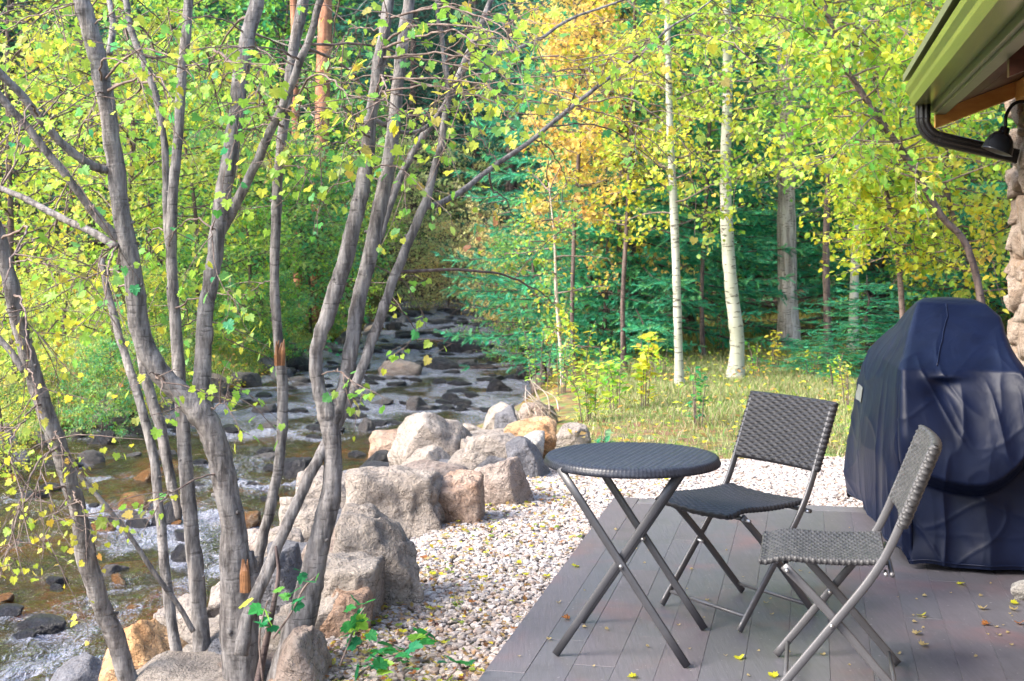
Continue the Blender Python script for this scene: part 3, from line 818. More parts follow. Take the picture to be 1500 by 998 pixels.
# ---- spruces right
sp1=spruce(71,7.5,2.3,.13,.24,6,TEAL,z0=.35,dead_to=.9,label='teal spruce with bare lower twigs behind the first aspen',group=None)
sp2=spruce(72,8.5,2.6,.15,.26,6,TEAL,z0=.2,dead_to=.5,label='bushy blue green spruce between the stream and the first aspen')
place(sp2,1.5,17.8,.6); place(sp1,2.5,19.8,0)
spl=[(sp1,5.3,20.5,2.1,1.1,'teal spruce behind the thicker aspen and the grey pine trunk'),
     (sp2,7.0,18.5,1.3,1.05,'large blue green spruce right of the grey pine trunk'),
     (sp1,1.6,23.5,4.0,1.25,'tall teal spruce over the right bank of the far stream'),
     (sp2,4.2,25.0,3.3,1.3,'deep green spruce in the second row behind the aspens'),
     (sp1,8.6,22.5,5.0,1.2,'teal spruce standing behind the yellow leaved maple'),
     (sp2,9.3,17.5,2.2,.9,'blue green spruce beyond the covered grill'),
     (sp1,6.8,27,1.7,1.3,'green spruce in the third row deep in the wood')]
for (src,x,y,rz,s,lab) in spl:
    place(copy_tree(src),x,y,rz,s,label=lab)
spy=spruce(73,2.6,1.2,.04,.17,5,TEAL,step=.09,z0=.15,dead_to=.0,bs=.9,label='young low spruce spreading over the grass beside the covered grill')
place(spy,3.85,15.4,.3,1.05,sz=.42)
place(copy_tree(spy),1.15,16.9,2.0,.95,label='young spruce with soft teal tips at the right edge of the stream')
# far conifers, light meshes
fc1=spruce(81,12,2.6,.2,.42,6,DARKG,step=.22,bs=2.0,z0=.8,dead_to=2.5,nneedle=16,label='dark conifer on the slope beyond the stream',group='dark conifers on the far slope',name='conifer_tree')
fc2=spruce(82,13,3.0,.2,.42,6,TEAL2,step=.22,bs=2.0,z0=1.2,dead_to=2,nneedle=16,label='blue green conifer on the slope beyond the stream',group='blue green conifers on the far slope',name='conifer_tree')
rs=RS(15); spots=[]
for k in range(900):
    y=rs.uniform(33,78); x=rs.uniform(-.42,.46)*y
    if abs(x-(-2))<3.6 and y<46: continue
    if all((x-a)**2+(y-b)**2>(1.9+.02*y)**2 for a,b in spots): spots.append((x,y))
    if len(spots)>=105: break
for k,(x,y) in enumerate(spots):
    src=fc1 if (k%3!=0) == (x<3) else fc2
    o=src if (k==0 and src is fc1) else copy_tree(src)
    place(o,x,y,rs.uniform(0,6),rs.uniform(.8,1.25))
place(fc2,-13,44,0)
for (px,d,src,sc_) in [(250,29,fc2,.85),(120,30,fc2,.9),(20,31,fc1,.9),(345,31,fc2,.9),(-60,30,fc2,.9),(190,34,fc2,1.0),(600,40,fc1,1.0),(655,44,fc1,1.15),(700,40,fc1,.95),(748,37,fc2,1.0),(560,43,fc2,1.1),(575,48,fc1,1.2),(800,36,fc2,1.0)]:
    place(copy_tree(src),(px-750)*d/F,d,px*.1,sc_)
if fc1.location.length<1: place(fc1,12,46,0)

# ---- aspens & pine on the right, stems from the photo, crowns leafy
def stem_tree(name,label,cat,pix,d,barkm,pal,ls,zmin,zmax,nprim,nsec,nleaf,cr,seed,extra=2.5,group=None,leaf='quad',rise=.3,sides=12,foot=True,twigm='twig',flat=.6):
    """trunk follows the stem seen in the photo at its own distance, then goes on above"""
    rs=RS(seed); base=P(pix[0][0],pix[0][1],d); bx,by=base[0],base[1]; bz=gz(bx,by)
    root=empty(name,(bx,by,bz),0,label,cat,group); o=np.array([bx,by,bz])
    pts=[];rad=[]
    for i,(px,py,w) in enumerate(pix):
        q=P(px,py,d); 
        pts.append(q-o); rad.append(w*d/F/2)
    pts[0][2]=-.1
    up=pts[-1]-pts[-2]; up/=np.linalg.norm(up)
    pts.append(pts[-1]+(up+np.array([rs.uniform(-.1,.1),rs.uniform(-.1,.1),.2]))*extra); rad.append(rad[-1]*.45)
    cp=catmull(pts,6); rr=np.interp(np.linspace(0,len(pts)-1,len(cp)),np.arange(len(pts)),rad)
    rr[:4]*=np.array([1.4,1.3,1.15,1.05]) if foot else 1
    tb=MB(); tube(tb,cp,rr*(1+.04*rs.randn(len(rr))),sides,wob=.02,rs=rs); tw=MB()
    zc=cp[:,2]; Lp=[];Ld=[];Lc=[]
    for i in range(nprim):
        z=zmin+(zmax-zmin)*(i+rs.rand())/nprim
        k=int(np.argmin(abs(zc-z))); p=cp[k]; ang=i*2.4+rs.uniform(-.5,.5)
        L=cr*rs.uniform(.6,1.2)
        pr=rand_path(p,(math.cos(ang),math.sin(ang),rise*rs.uniform(-.3,1.4)),L,6,rs,.4,rise*.2)
        tube(tw,pr,np.linspace(.010,.003,7),5,cap=False)
        for s_ in range(nsec):
            g=rs.uniform(.25,1)*6; b=min(int(g),5); q=pr[b]+(pr[b+1]-pr[b])*(g-b)
            se=rand_path(q,(pr[b+1]-pr[b])/np.linalg.norm(pr[b+1]-pr[b])+rs.randn(3)*.7,L*rs.uniform(.2,.45),4,rs,.4,-.2)
            tube(tw,se,np.linspace(.004,.002,5),3,cap=False)
            m=max(1,int(nleaf*rs.uniform(.5,1.5))) if nleaf else 0
            if not m: continue
            t=rs.rand(m)*4; bi=np.minimum(t.astype(int),3)
            pp=se[bi]+(se[bi+1]-se[bi])*(t-bi)[:,None]+rs.randn(m,3)*ls*.8
            Lp.append(pp); Ld.append(rs.randn(m,3)*.8+np.array([0,0,-.4])); cc=pick(pal,1,rs,0)[0]; Lc.append(pick(pal,m,rs,.15)*.38+cc*.62)
    tb.merge(tw,1); tb.build('trunk',[barkm,M[twigm]],root,True)
    if Lp:
        Lp=np.concatenate(Lp);Ld=np.concatenate(Ld);Lc=np.concatenate(Lc);n=len(Lp)
        Vt,Ft={'quad':quad_leaf,'oval':oval_leaf,'maple':maple_leaf}[leaf]()
        mb=MB(); mb.inst(Vt,Ft,rotmats(Ld,rs,flat)*(ls*rs.uniform(.7,1.25,(n,1,1))),Lp,Lc); mb.build('crown',M['leaf'],root)
    return root
stem_tree('aspen_tree','slender aspen with a thin pale trunk rising from the lawn','aspen tree',[(996,568,13),(993,480,12.5),(990,380,12),(986,280,11.5),(981,180,10),(979,90,9),(977,0,8)],13.9,M['birch'],PAL_ASPEN+[(2,YE)],.052,1.55,4.8,34,7,13,.95,101,2.0,leaf='oval')
stem_tree('aspen_tree','thicker white aspen with a bent foot and black scars','aspen tree',[(1076,549,24),(1080,500,22),(1072,430,20),(1065,340,18),(1063,240,16),(1066,120,14),(1064,0,13)],14.8,M['birch'],PAL_ASPEN,.052,2.3,5.0,30,7,13,1.1,102,2.0,leaf='oval')
stem_tree('pine_tree','straight grey pine trunk with bare snags right of the aspens','pine tree',[(1157,516,32),(1154,430,29),(1152,300,27),(1153,180,25),(1150,60,24),(1148,-40,22)],17.8,M['pine_bark'],PAL_LIME,.05,1.6,5.2,22,4,0,1.2,103,3,twigm='pine_bark')
stem_tree('aspen_tree','faint slim aspen trunk standing behind the right hand spruce','aspen tree',[(1249,498,15),(1252,400,13),(1258,250,12),(1262,100,11),(1262,-20,10)],17.4,M['birch'],PAL_LIME,.055,2.2,5.0,22,6,10,1.0,104,2)
stem_tree('aspen_tree','pale aspen trunk at the edge of the stream in orange leaf','aspen tree',[(826,602,8),(822,520,6),(815,430,5),(812,350,3)],14.6,M['dry_twig'],[(3,LG),(3,CG),(2,OR),(1,YE)],.045,.3,2.2,16,6,9,.55,105,.5,leaf='oval')
stem_tree('orange_tree','young tree in orange autumn leaf before the spruces','tree',[(868,560,10),(866,450,9),(862,330,8),(868,200,7),(872,60,6)],17.5,M['dark_bark'],PAL_ORANGE,.075,1.2,5.3,70,8,15,1.05,106,1.2,rise=.5)
stem_tree('orange_tree','slim salmon orange sapling whose crown glows in the centre of the view','tree',[(842,575,7),(838,460,6),(842,320,6),(850,180,5),(846,60,5)],15.9,M['dark_bark'],PAL_ORANGE[:2],.07,1.75,4.6,40,7,12,.62,126,1.0,rise=.5)
stem_tree('orange_tree','smaller orange leaved tree leaning over the stream','tree',[(800,560,7),(792,480,6),(785,420,5)],18.5,M['dark_bark'],PAL_ORANGE+[(4,LG)],.06,.7,1.9,14,6,9,.8,107,.5,rise=.4)
stem_tree('yellow_tree','yellow green sapling between the orange tree and the slender aspen','tree',[(915,555,8),(912,450,7),(918,330,6),(925,180,6),(930,30,5)],15.5,M['dark_bark'],[(4,YG),(4,YE),(2,LG),(1,OR)],.058,1.5,4.8,34,7,12,.85,108,1.2,rise=.4,leaf='oval')
stem_tree('yellow_tree','tall lime leaved sapling filling the gap between the two aspens','tree',[(1030,535,7),(1028,420,6),(1035,280,6),(1040,150,6),(1040,30,5)],17.0,M['dark_bark'],PAL_LIME,.058,2.1,5.2,30,7,11,1.0,109,1.5,rise=.4,leaf='oval')
stem_tree('maple_tree','purple barked maple leaning left over the covered grill','maple tree',[(1470,470,11),(1425,385,11),(1378,315,11),(1330,235,11),(1275,155,10),(1235,90,9),(1205,0,8)],11.6,M['dark_bark'],PAL_LIME+[(2,YE)],.062,1.9,4.3,56,9,12,1.15,110,1.5,rise=.3,leaf='oval',flat=.5)
stem_tree('maple_tree','bright yellow leaved maple behind the stone pillar','maple tree',[(1452,460,12),(1430,400,11),(1400,330,9),(1385,260,8),(1395,120,7),(1420,20,6)],12.6,M['dark_bark'],PAL_YELLOW,.062,1.1,4.4,52,8,12,.95,111,1.2,rise=.3,leaf='oval',flat=.5)
stem_tree('maple_tree','yellow and lime bush maple left of the covered grill top','maple tree',[(1330,470,10),(1318,400,9),(1310,330,8),(1290,250,7)],13.2,M['dark_bark'],[(4,YG),(3,YE),(3,LG),(1,PALE)],.060,1.35,2.4,34,8,11,.85,112,.5,rise=.25,leaf='oval',flat=.5)
stem_tree('maple_tree','green maple whose leaves fill the top right behind the pine','maple tree',[(1215,520,12),(1210,380,10),(1215,240,9),(1225,110,8),(1230,0,7)],16.5,M['dark_bark'],PAL_LIME+[(2,CG)],.066,2.4,5.3,46,8,12,1.3,113,1.5,rise=.3,flat=.5)
stem_tree('tree','red barked pine trunk glimpsed through leaves on the left bank','pine tree',[(462,470,22),(464,380,21),(470,240,20),(473,120,20),(476,0,19)],34,M['red_bark'],PAL_LIME,.05,3,9,18,3,0,1.5,114,3,twigm='pine_bark',name_fix=None) if False else None
stem_tree('pine_tree','red barked pine trunk glimpsed through leaves on the left bank','pine tree',[(462,470,24),(464,380,23),(470,240,22),(473,120,22),(476,0,21)],25.5,M['red_bark'],PAL_LIME,.05,3,9,18,3,0,1.5,114,3,twigm='pine_bark')
stem_tree('pine_tree','second red pine trunk half hidden left of the dark conifers','pine tree',[(438,470,13),(436,380,12),(434,240,12),(432,120,11),(430,0,11)],26.5,M['red_bark'],PAL_LIME,.05,3,9,12,3,0,1.2,115,3,twigm='pine_bark')

# ---- leafy masses of the left bank and the far banks
g_bl=dict(rise=.4)
b_yel=broadleaf(201,5.6,.045,1.5,.35,50,8,13,.080,PAL_YELLOW+[(4,LG),(3,PALE)],M['dark_bark'],'maple_tree','maple tree','x',leaf='quad',**g_bl)
b_lime=broadleaf(202,5.8,.045,1.6,.3,52,8,13,.080,PAL_LIME,M['dark_bark'],'maple_tree','maple tree','x',leaf='quad',**g_bl)
b_cool=broadleaf(203,3.4,.03,1.3,.1,55,8,17,.075,PAL_COOL,M['dark_bark'],'alder_bush','bush','x',leaf='quad',**g_bl)
b_green=broadleaf(204,6.5,.06,1.8,.6,60,8,14,.10,PAL_GREEN,M['dark_bark'],'broadleaf_tree','tree','x',leaf='quad',**g_bl)
b_dim=broadleaf(205,3.6,.03,1.5,.1,55,8,14,.08,PAL_DIM,M['dark_bark'],'willow_bush','bush','x',leaf='quad',bare=.25,**g_bl)
b_org=broadleaf(206,3.0,.03,1.4,.1,50,8,12,.080,PAL_STRAW,M['dark_bark'],'orange_bush','bush','x',leaf='quad',**g_bl)
used=set()
def bp(src,px,d,rz,s,lab,sz=None):
    x=(px-750)*d/F
    o=src if src.name not in used else copy_tree(src)
    used.add(src.name)
    place(o,x,d,rz,s,label=lab,sz=sz); return o
for a in [
 (b_yel,20,15.5,0,1.0,'yellow leaved maple at the far left over the grassy bank'),
 (b_yel,165,17,2,1.05,'yellow green maple behind the two thin leaning stems'),
 (b_lime,95,19.5,1,.85,'lime leaved maple in the second row on the left bank'),
 (b_lime,290,19.5,4,.9,'lime maple seen between the forked trunk and the slim stem'),
 (b_lime,215,24,3,.7,'small lime maple farther back on the left bank'),
 (b_lime,372,22,5,.75,'lime maple standing right of the thick fork on the far bank'),
 (b_yel,-20,20.5,3.5,1.2,'tall yellow maple cut off by the left edge of the view'),
 (b_cool,385,22.0,0,1.0,'soft blue green bush at the left edge of the stream'),
 (b_cool,455,24.5,2.2,1.0,'blue green bush behind the slim bent trunk'),
 (b_cool,330,24.0,4.1,1.15,'pale green bush farther left along the far bank'),
 (b_green,420,28,0,1.15,'deep green tree above the blue green bushes'),
 (b_green,330,29,2,1.2,'deep green tree behind the lime maples'),
 (b_green,505,31,4,.7,'green tree on the far left bank beside the dark conifers'),
 (b_lime,505,27,1.5,.62,'small lime tree at the bend of the left bank'),
 
 (b_dim,560,33,0,1.0,'olive bush by the stones at the top of the left bank'),
 (b_dim,620,37,2,1.25,'olive willow bush closing the far end of the stream'),
 (b_dim,690,38,4,1.2,'dull olive bush on the far right bank with grey twigs'),
 (b_org,655,34.5,1,.85,'orange bush hanging over the far end of the stream'),
 (b_org,722,31,3,.8,'orange bush on the right bank below the spruces'),
 
 (b_org,770,26,5,.75,'small orange bush leaning over the right bank'),
 (b_cool,772,21.5,1,.62,'fresh green bush on the right bank before the teal spruce'),
 (b_green,1150,27,3,1.1,'green tree deep in the wood behind the pine trunk'),
 (b_lime,1290,22,2,1.15,'lime tree in the second row right of the pine trunk'),
 (b_lime,1420,18,4,1.0,'lime tree behind the roof corner'),
 (b_yel,1480,19.5,1,1.15,'yellow tree behind the stone pillar'),
 (b_green,1380,25,0,1.25,'green tree far behind the roof corner'),
 (b_lime,1000,24,0,1.15,'lime tree showing above the spruces between the aspens'),
 
 (b_green,940,29,2,1.2,'green tree high behind the slender aspen'),
 ]: bp(*a)

# ------------------------------------------------------------------ the foreground maples (stems traced at their own distances)
class Cluster:
    def __init__(s): s.items=[]
FT=[]   # all foreground stems: (obj name, world polyline, radii)
def fstem(pix,d0,d1=None):
    d1=d0 if d1 is None else d1; n=len(pix)
    pts=[];rad=[]
    for i,(px,py,w) in enumerate(pix):
        d=d0+(d1-d0)*i/(n-1); pts.append(P(px,py,d)); rad.append(w*d/F/2*.85)
    return np.array(pts),np.array(rad)
def fg_tree(label,stems,knots,seed,targets,pal=PAL_MAPLE,base=None,extend=True,lsz=1.0):
    rs=RS(seed)
    p0=stems[0][0][0].copy(); org=np.array([p0[0],p0[1],gz(p0[0],p0[1])])
    root=empty('maple_tree',org,0,label,'maple tree','grey stemmed maples on the near bank')
    tb=MB(); nodes=[]
    for (pts,rad) in stems:
        pts=pts.copy(); rad=rad.copy()
        if pts[0][2]<-.0 and pts[0][2]>org[2]-.3 and np.linalg.norm(pts[0]-p0)<.6:
            e=pts[0]+(pts[0]-pts[1])*.15; e[2]=gz(e[0],e[1])-.1; pts=np.vstack([e,pts]); rad=np.concatenate([[rad[0]*1.35],rad])
        if extend and pts[-1][2]>2.15:
            u=pts[-1]-pts[-2];u/=np.linalg.norm(u); a=pts[-1]+u*.7+rs.randn(3)*.06; b=a+u*.8+rs.randn(3)*.15
            pts=np.vstack([pts,a,b]); rad=np.concatenate([rad,[rad[-1]*.7,rad[-1]*.3]])
        cp=catmull(pts,9); rr=np.interp(np.linspace(0,len(pts)-1,len(cp)),np.arange(len(pts)),rad)
        s=np.arange(len(cp))
        rr=rr*(1+.035*vn(p3(s*.3,s*0+seed,s*0),seed))
        for k in range(max(1,len(cp)//22)):
            c=rs.randint(3,len(cp)-3); rr*=1+.10*np.exp(-((s-c)/.9)**2)
        cp=cp+np.stack([vn(p3(s*.3,s*0,s*0+1),seed+3),vn(p3(s*.3,s*0,s*0+5),seed+4),s*0],-1)*.003
        sides=18
        tube(tb,cp-org,rr,sides,wob=.03,rs=rs)
        # short knots / stubs
        for k in range(max(1,len(cp)//20)):
            c=rs.randint(4,len(cp)-4); a=rs.uniform(0,2*PI); dirv=np.array([math.cos(a),-abs(math.sin(a))*.6,rs.uniform(.1,.6)])
            q=cp[c]+dirv/np.linalg.norm(dirv)*rr[c]*.7
            tube(tb,[q-org,q-org+dirv*rr[c]*.45,q-org+dirv*rr[c]*.7],[rr[c]*.30,rr[c]*.2,rr[c]*.12],8,wob=.1,rs=rs)
        nodes.append((cp,rr))
    allp=np.concatenate([n[0] for n in nodes]); allr=np.concatenate([n[1] for n in nodes])
    tw=MB(); Lp=[];Ld=[];Lc=[];Ls=[]
    # every target: a branch from the closest lower stem point
    for (tx,ty,td,nl,kind) in targets:
        tgt=P(tx,ty,td)
        dd=np.linalg.norm(allp-tgt,axis=1)+np.where(allp[:,2]>tgt[2]+.1,.6,0)+np.where(allp[:,2]<.5,.5,0)
        k=int(np.argmin(dd)); st=allp[k]; L=np.linalg.norm(tgt-st)
        mid=(st+tgt)/2+np.array([0,0,.06*L])+rs.randn(3)*.05*L
        path=catmull([st,mid,tgt,tgt+(tgt-mid)*.5+np.array([0,0,-.05])],6)
        r0=min(allr[k]*.45,.0025+.0045*L)
        path[1:-1]+=rs.randn(len(path)-2,3)*.003
        tube(tw,path-org,np.linspace(r0,.0016,len(path)),6,cap=False)
        n=len(path); lo=.45 if kind!='far' else .6
        nt=max(3,int(nl*1.75)//5)
        for b in range(nt):
            g=rs.uniform(lo,1)*(n-1); j=min(int(g),n-2); q=path[j]+(path[j+1]-path[j])*(g-j)
            dv=path[j+1]-path[j]; dv/=np.linalg.norm(dv)
            se=rand_path(q,dv*.6+rs.randn(3)*np.array([.8,.6,.5]),rs.uniform(.12,.36),4,rs,.28,-.2)
            tube(tw,se-org,np.linspace(.0022,.001,5),4,cap=False)
            m=max(1,int(round(5*rs.uniform(.6,1.4))))
            hue=pick(pal,1,rs,0)[0]
            for c in range(m):
                t=rs.uniform(.2,1)*4; bi=min(int(t),3); pp=se[bi]+(se[bi+1]-se[bi])*(t-bi)
                pet=rs.randn(3)*.03+np.array([0,0,-.02])
                tube(tw,[pp-org,pp-org+pet],[.0010,.0007],3,cap=False)
                Lp.append(pp+pet-org); Ld.append(pet/np.linalg.norm(pet)+np.array([rs.randn()*.3,rs.randn()*.3,-.45]))
                Lc.append(pick(pal,1,rs,.15)[0]*.6+hue*.4); Ls.append(rs.uniform(.018,.041)*lsz)
    tb.merge(tw,1); tb.build('trunk',[M['maple_bark'],M['twig']],root,True)
    if Lp:
        Vt,Ft=maple_leaf(); n=len(Lp); mb=MB(); R=rotmats(np.array(Ld),rs,.75)*np.array(Ls)[:,None,None]
        mb.inst(Vt,Ft,R,np.array(Lp),np.array(Lc)); mb.build('crown',M['leaf'],root)
    return root
rt=RS(77)
def tg(x0,y0,x1,y1,n,d0,d1,nl):
    return [(rt.uniform(x0,x1),rt.uniform(y0,y1),rt.uniform(d0,d1),nl,'n') for _ in range(n)]
# A: the thick forked tree
A_main=fstem([(356,1060,74),(353,985,66),(350,900,64),(346,840,56),(340,765,44),(326,690,41),(312,640,44),(290,600,42),(255,568,36),(225,532,35),(204,480,34),(195,400,32),(182,330,31),(171,260,31),(162,190,29),(150,120,29),(134,50,30),(120,0,29),(108,-60,27)],5.0,4.85)
A_r=fstem([(303,625,34),(296,575,32),(298,505,28),(304,440,27),(314,380,27),(323,310,28),(334,245,28),(344,180,27),(352,120,27),(362,60,26),(375,10,25),(388,-60,23)],4.97,5.15)
A_r2=fstem([(322,345,16),(345,300,17),(372,245,16),(400,185,15),(428,120,14),(455,50,13),(472,-10,12),(488,-70,10)],5.1,4.8)
A_l1=fstem([(165,252,15),(130,240,15),(85,205,14),(42,152,14),(-5,102,13),(-50,60,11)],4.9,4.6)
A_l2=fstem([(172,350,16),(140,315,15),(100,262,14),(55,205,13),(0,142,13),(-50,95,11)],4.9,4.7)
A_l3=fstem([(170,362,14),(135,340,13),(95,322,12),(50,298,11),(0,276,10),(-60,262,8)],4.88,5.2)
A_s=fstem([(160,80,12),(165,30,11),(158,-40,9)],4.95,5.05)
A_stub=fstem([(366,900,30),(372,860,28),(368,830,22),(366,808,15)],4.98,4.98)
fg_tree('thick grey maple that forks at knee height, its left arm reaching out of view',[A_main,A_r,A_r2,A_l1,A_l2,A_l3,A_s,A_stub],None,1,
   tg(0,0,430,260,34,4.2,6.3,11)+tg(60,260,330,420,9,4.4,5.8,8)+[(235,560,4.6,9,'n'),(330,590,4.9,7,'n'),(240,730,4.7,5,'n'),(620,100,5.5,12,'n'),(330,560,5.0,8,'n')])
# B slim straight stem with thin companion
B=fstem([(300,1060,34),(297,985,32),(291,890,28),(283,800,26),(275,720,25),(270,650,24),(264,560,22),(257,480,20),(252,400,19),(252,320,18),(258,240,17),(264,150,17),(270,70,17),(278,-10,16),(284,-70,14)],5.25,5.6)
B2=fstem([(250,395,12),(245,330,12),(243,255,12),(238,190,12),(222,120,12),(205,80,12),(188,30,12),(176,-30,11)],5.5,5.7)
fg_tree('slim straight maple stem left of the thick fork',[B,B2],None,2,tg(120,0,330,250,10,5.4,6.6,10)+tg(200,280,330,480,5,5.2,6.2,7))
C1=fstem([(268,1050,22),(262,980,21),(248,880,18),(236,780,17),(228,690,17),(207,595,16),(190,540,15),(172,482,13),(158,430,12),(148,380,10)],5.1,5.5)
C2=fstem([(262,760,10),(250,700,18),(236,630,19),(220,575,18),(208,530,17),(200,470,14),(196,400,12),(190,330,9)],5.35,5.6)
fg_tree('pair of thin leaning stems crossing behind the slim straight one',[C1,C2],None,3,tg(60,330,240,500,5,5.2,6.2,8))
D=fstem([(196,1050,36),(180,968,34),(160,915,33),(146,880,31),(127,815,36),(116,750,28),(100,700,29),(82,640,30),(62,590,29),(48,545,28),(30,480,27),(14,410,25),(0,352,24),(-25,290,22)],5.0,4.6)
D2=fstem([(36,545,12),(10,508,11),(-30,470,10)],4.7,4.7)
fg_tree('leftmost grey maple trunk leaning out over the rapids',[D,D2],None,4,
    tg(0,300,70,500,6,4.0,5.0,8)+[(20,640,4.4,22,'n'),(60,690,4.5,22,'n'),(30,730,4.3,20,'n'),(90,655,4.6,16,'n'),(15,790,4.4,14,'n'),(70,780,4.6,10,'n'),(120,740,4.6,7,'n'),(50,560,4.5,10,'n')],pal=PAL_YELLOW,lsz=.68)
Ee=fstem([(368,930,26),(372,870,22),(380,810,19),(393,755,18),(405,700,18),(412,640,18),(413,560,19),(406,480,17),(402,420,16),(404,330,17),(410,230,18),(420,150,18),(430,70,19),(443,10,20),(456,-60,18)],5.15,5.35)
fg_tree('slender bent stem rising straight just right of the thick fork',[Ee],None,5,tg(330,20,560,200,10,4.6,6.4,11)+[(450,250,5.2,8,'n'),(380,420,5.4,6,'n'),(500,165,5.1,8,'n')])
Fm=fstem([(402,1070,62),(418,990,56),(440,915,50),(458,840,42),(474,770,38),(487,705,33),(487,650,31),(478,605,34),(467,572,24),(462,525,23),(470,490,25),(484,450,27),(500,400,27),(517,335,26),(528,290,26),(537,235,25),(543,175,22),(553,105,21),(563,45,20),(571,-10,19),(578,-70,17)],4.95,5.05)
Fr=fstem([(484,620,26),(497,590,26),(507,560,25),(514,515,25),(524,450,26),(537,395,26),(552,325,26),(567,255,26),(575,195,24),(582,125,21),(590,60,20),(600,0,19),(612,-60,17)],4.98,5.3)
Ft2=fstem([(540,390,13),(562,330,13),(585,265,13),(620,200,12),(655,150,12),(690,70,11),(715,10,10),(735,-50,9)],5.3,5.8)
fg_tree('dark footed maple that splits low into two parallel arms',[Fm,Fr,Ft2],None,6,
    tg(430,0,780,180,17,4.4,6.2,12)+tg(470,170,620,300,4,4.6,5.8,8)+[(500,545,4.9,5,'n'),(480,210,4.7,7,'n'),(590,410,5.2,7,'n')])
G=fstem([(352,960,24),(366,895,22),(392,835,21),(416,778,20),(440,725,19),(470,665,19),(500,608,18),(528,545,18),(549,487,17),(570,427,17),(595,362,16),(622,300,16),(637,248,13),(650,188,12),(656,130,10),(648,60,8),(640,-10,7)],4.8,5.35)
Gb=fstem([(622,302,12),(640,300,11),(676,280,10),(720,246,9),(775,208,8),(840,155,7),(900,108,6),(945,74,5),(985,38,4),(1030,10,3)],5.2,6.0)
Gc=fstem([(545,175,8),(600,195,7),(640,170,7),(690,92,7),(740,78,7),(790,58,6),(835,28,5),(900,5,4)],5.2,5.8)
fg_tree('long diagonal stem slanting up to the right across the other trunks',[G,Gb,Gc],None,7,
    tg(640,20,900,170,13,5.0,6.4,11)+tg(900,10,1090,190,10,5.2,6.8,10)+[(700,200,5.5,9,'n'),(740,290,5.9,7,'n'),(780,420,6.1,6,'n'),(600,470,5.5,2,'n'),(1150,40,6.6,9,'n'),(820,240,5.8,9,'n'),(860,100,6,12,'n'),(950,230,6.3,9,'n')],pal=PAL_MAPLE+[(1.2,BR),(1.5,YE)])
for (px,py,d,par_lab,hh) in [(361,846,4.86,'thick grey maple',.10),(410,520,5.12,'slender bent stem',.075)]:
    par=[o for o in bpy.data.objects if o.get('label','').startswith(par_lab)][0]; rs=RS(int(px)); q=P(px,py,d)-np.array(par.location)
    mb=MB(); 
    for k in range(5):
        a=q+np.array([rs.uniform(-.012,.012),rs.uniform(-.012,.0),-hh*.5]); tube(mb,[a,a+np.array([rs.uniform(-.004,.004),-.004,hh*rs.uniform(.5,.8)]),a+np.array([rs.uniform(-.008,.008),0,hh*rs.uniform(.9,1.3)])],[.011,.009,.002],6,wob=.15,rs=rs)
    mb.build('torn_wood',M['torn'],par)
# dead branch and small shoots
def shoot(label,pix,d0,d1,nl,pal,seed,name='maple_shoot',cat='shoot',ls=.045,m='twig',leaf='maple'):
    rs=RS(seed); pts,rad=fstem(pix,d0,d1); org=pts[0].copy(); root=empty(name,org,0,label,cat)
    tb=MB(); cp=catmull(pts,5); tube(tb,cp-org,np.interp(np.linspace(0,len(pts)-1,len(cp)),np.arange(len(pts)),rad),6)
    tb.build('stem',M[m],root,True)
    if nl:
        Vt,Ft={'maple':maple_leaf,'oval':oval_leaf}[leaf](); t=rs.uniform(.35,1,nl)*(len(cp)-1); j=np.minimum(t.astype(int),len(cp)-2)
        pp=cp[j]+(cp[j+1]-cp[j])*(t-j)[:,None]+rs.randn(nl,3)*np.array([.035,.03,.015])
        mb=MB(); mb.inst(Vt,Ft,rotmats(rs.randn(nl,3)*np.array([1,1,.3]),rs,.4)*(ls*rs.uniform(.7,1.2,(nl,1,1))),pp-org,pick(pal,nl,rs)); mb.build('leaves',M['leaf'],root)
    return root
shoot('bare dead branch slanting from the leftmost trunk to the tree bases',[(283,925,11),(262,888,10),(225,838,10),(190,785,9),(150,735,9),(118,698,8),(104,682,6)],5.0,4.9,0,PAL_GREEN,31,'dead_branch','branch',m='maple_bark')
shoot('thin brown dead stem standing before the dark footed maple',[(375,1010,14),(388,950,13),(400,890,10),(408,840,8),(404,800,5)],4.6,4.7,0,PAL_GREEN,36,'dead_branch','branch',m='dark_bark')
shoot('thin red shoot with dark green leaves against the dark footed trunk',[(400,935,4),(425,900,4),(445,862,4),(462,845,3)],4.55,4.6,9,[(4,(.03,.22,.09)),(2,GR)],32,ls=.042)
TP=[(4,(.03,.24,.10)),(3,(.05,.30,.08)),(1,LG)]
shoot('green leaved maple seedling among the stones at the gravel edge',[(498,975,4),(512,940,4),(525,905,3),(538,885,3)],4.75,4.8,12,TP,33,ls=.055)
shoot('low spreading maple seedling with dark leaves on the gravel',[(560,985,4),(585,960,4),(608,940,3),(632,925,3)],4.85,5.0,12,TP,34,ls=.055)
shoot('leafy green seedling at the bottom centre beside the pink stone',[(510,1010,4),(530,985,4),(560,965,3),(600,955,3)],4.6,4.7,14,TP,35,ls=.055)
shoot('small green seedling half buried in gravel near the bottom of the view',[(655,995,3),(668,980,3),(676,965,3)],4.7,4.7,5,TP,37,ls=.045)
shoot('low green shoot beside the thick fork at the bottom',[(385,1000,4),(380,940,4),(385,905,3),(392,880,3)],4.6,4.6,8,TP+[(2,YG)],38,ls=.05)
rs=RS(3)
dt=empty('dry_twig_pile',P(785,600,11.2),0,'pile of bleached forked twigs on the mauve boulder','dry twigs')
tb=MB()
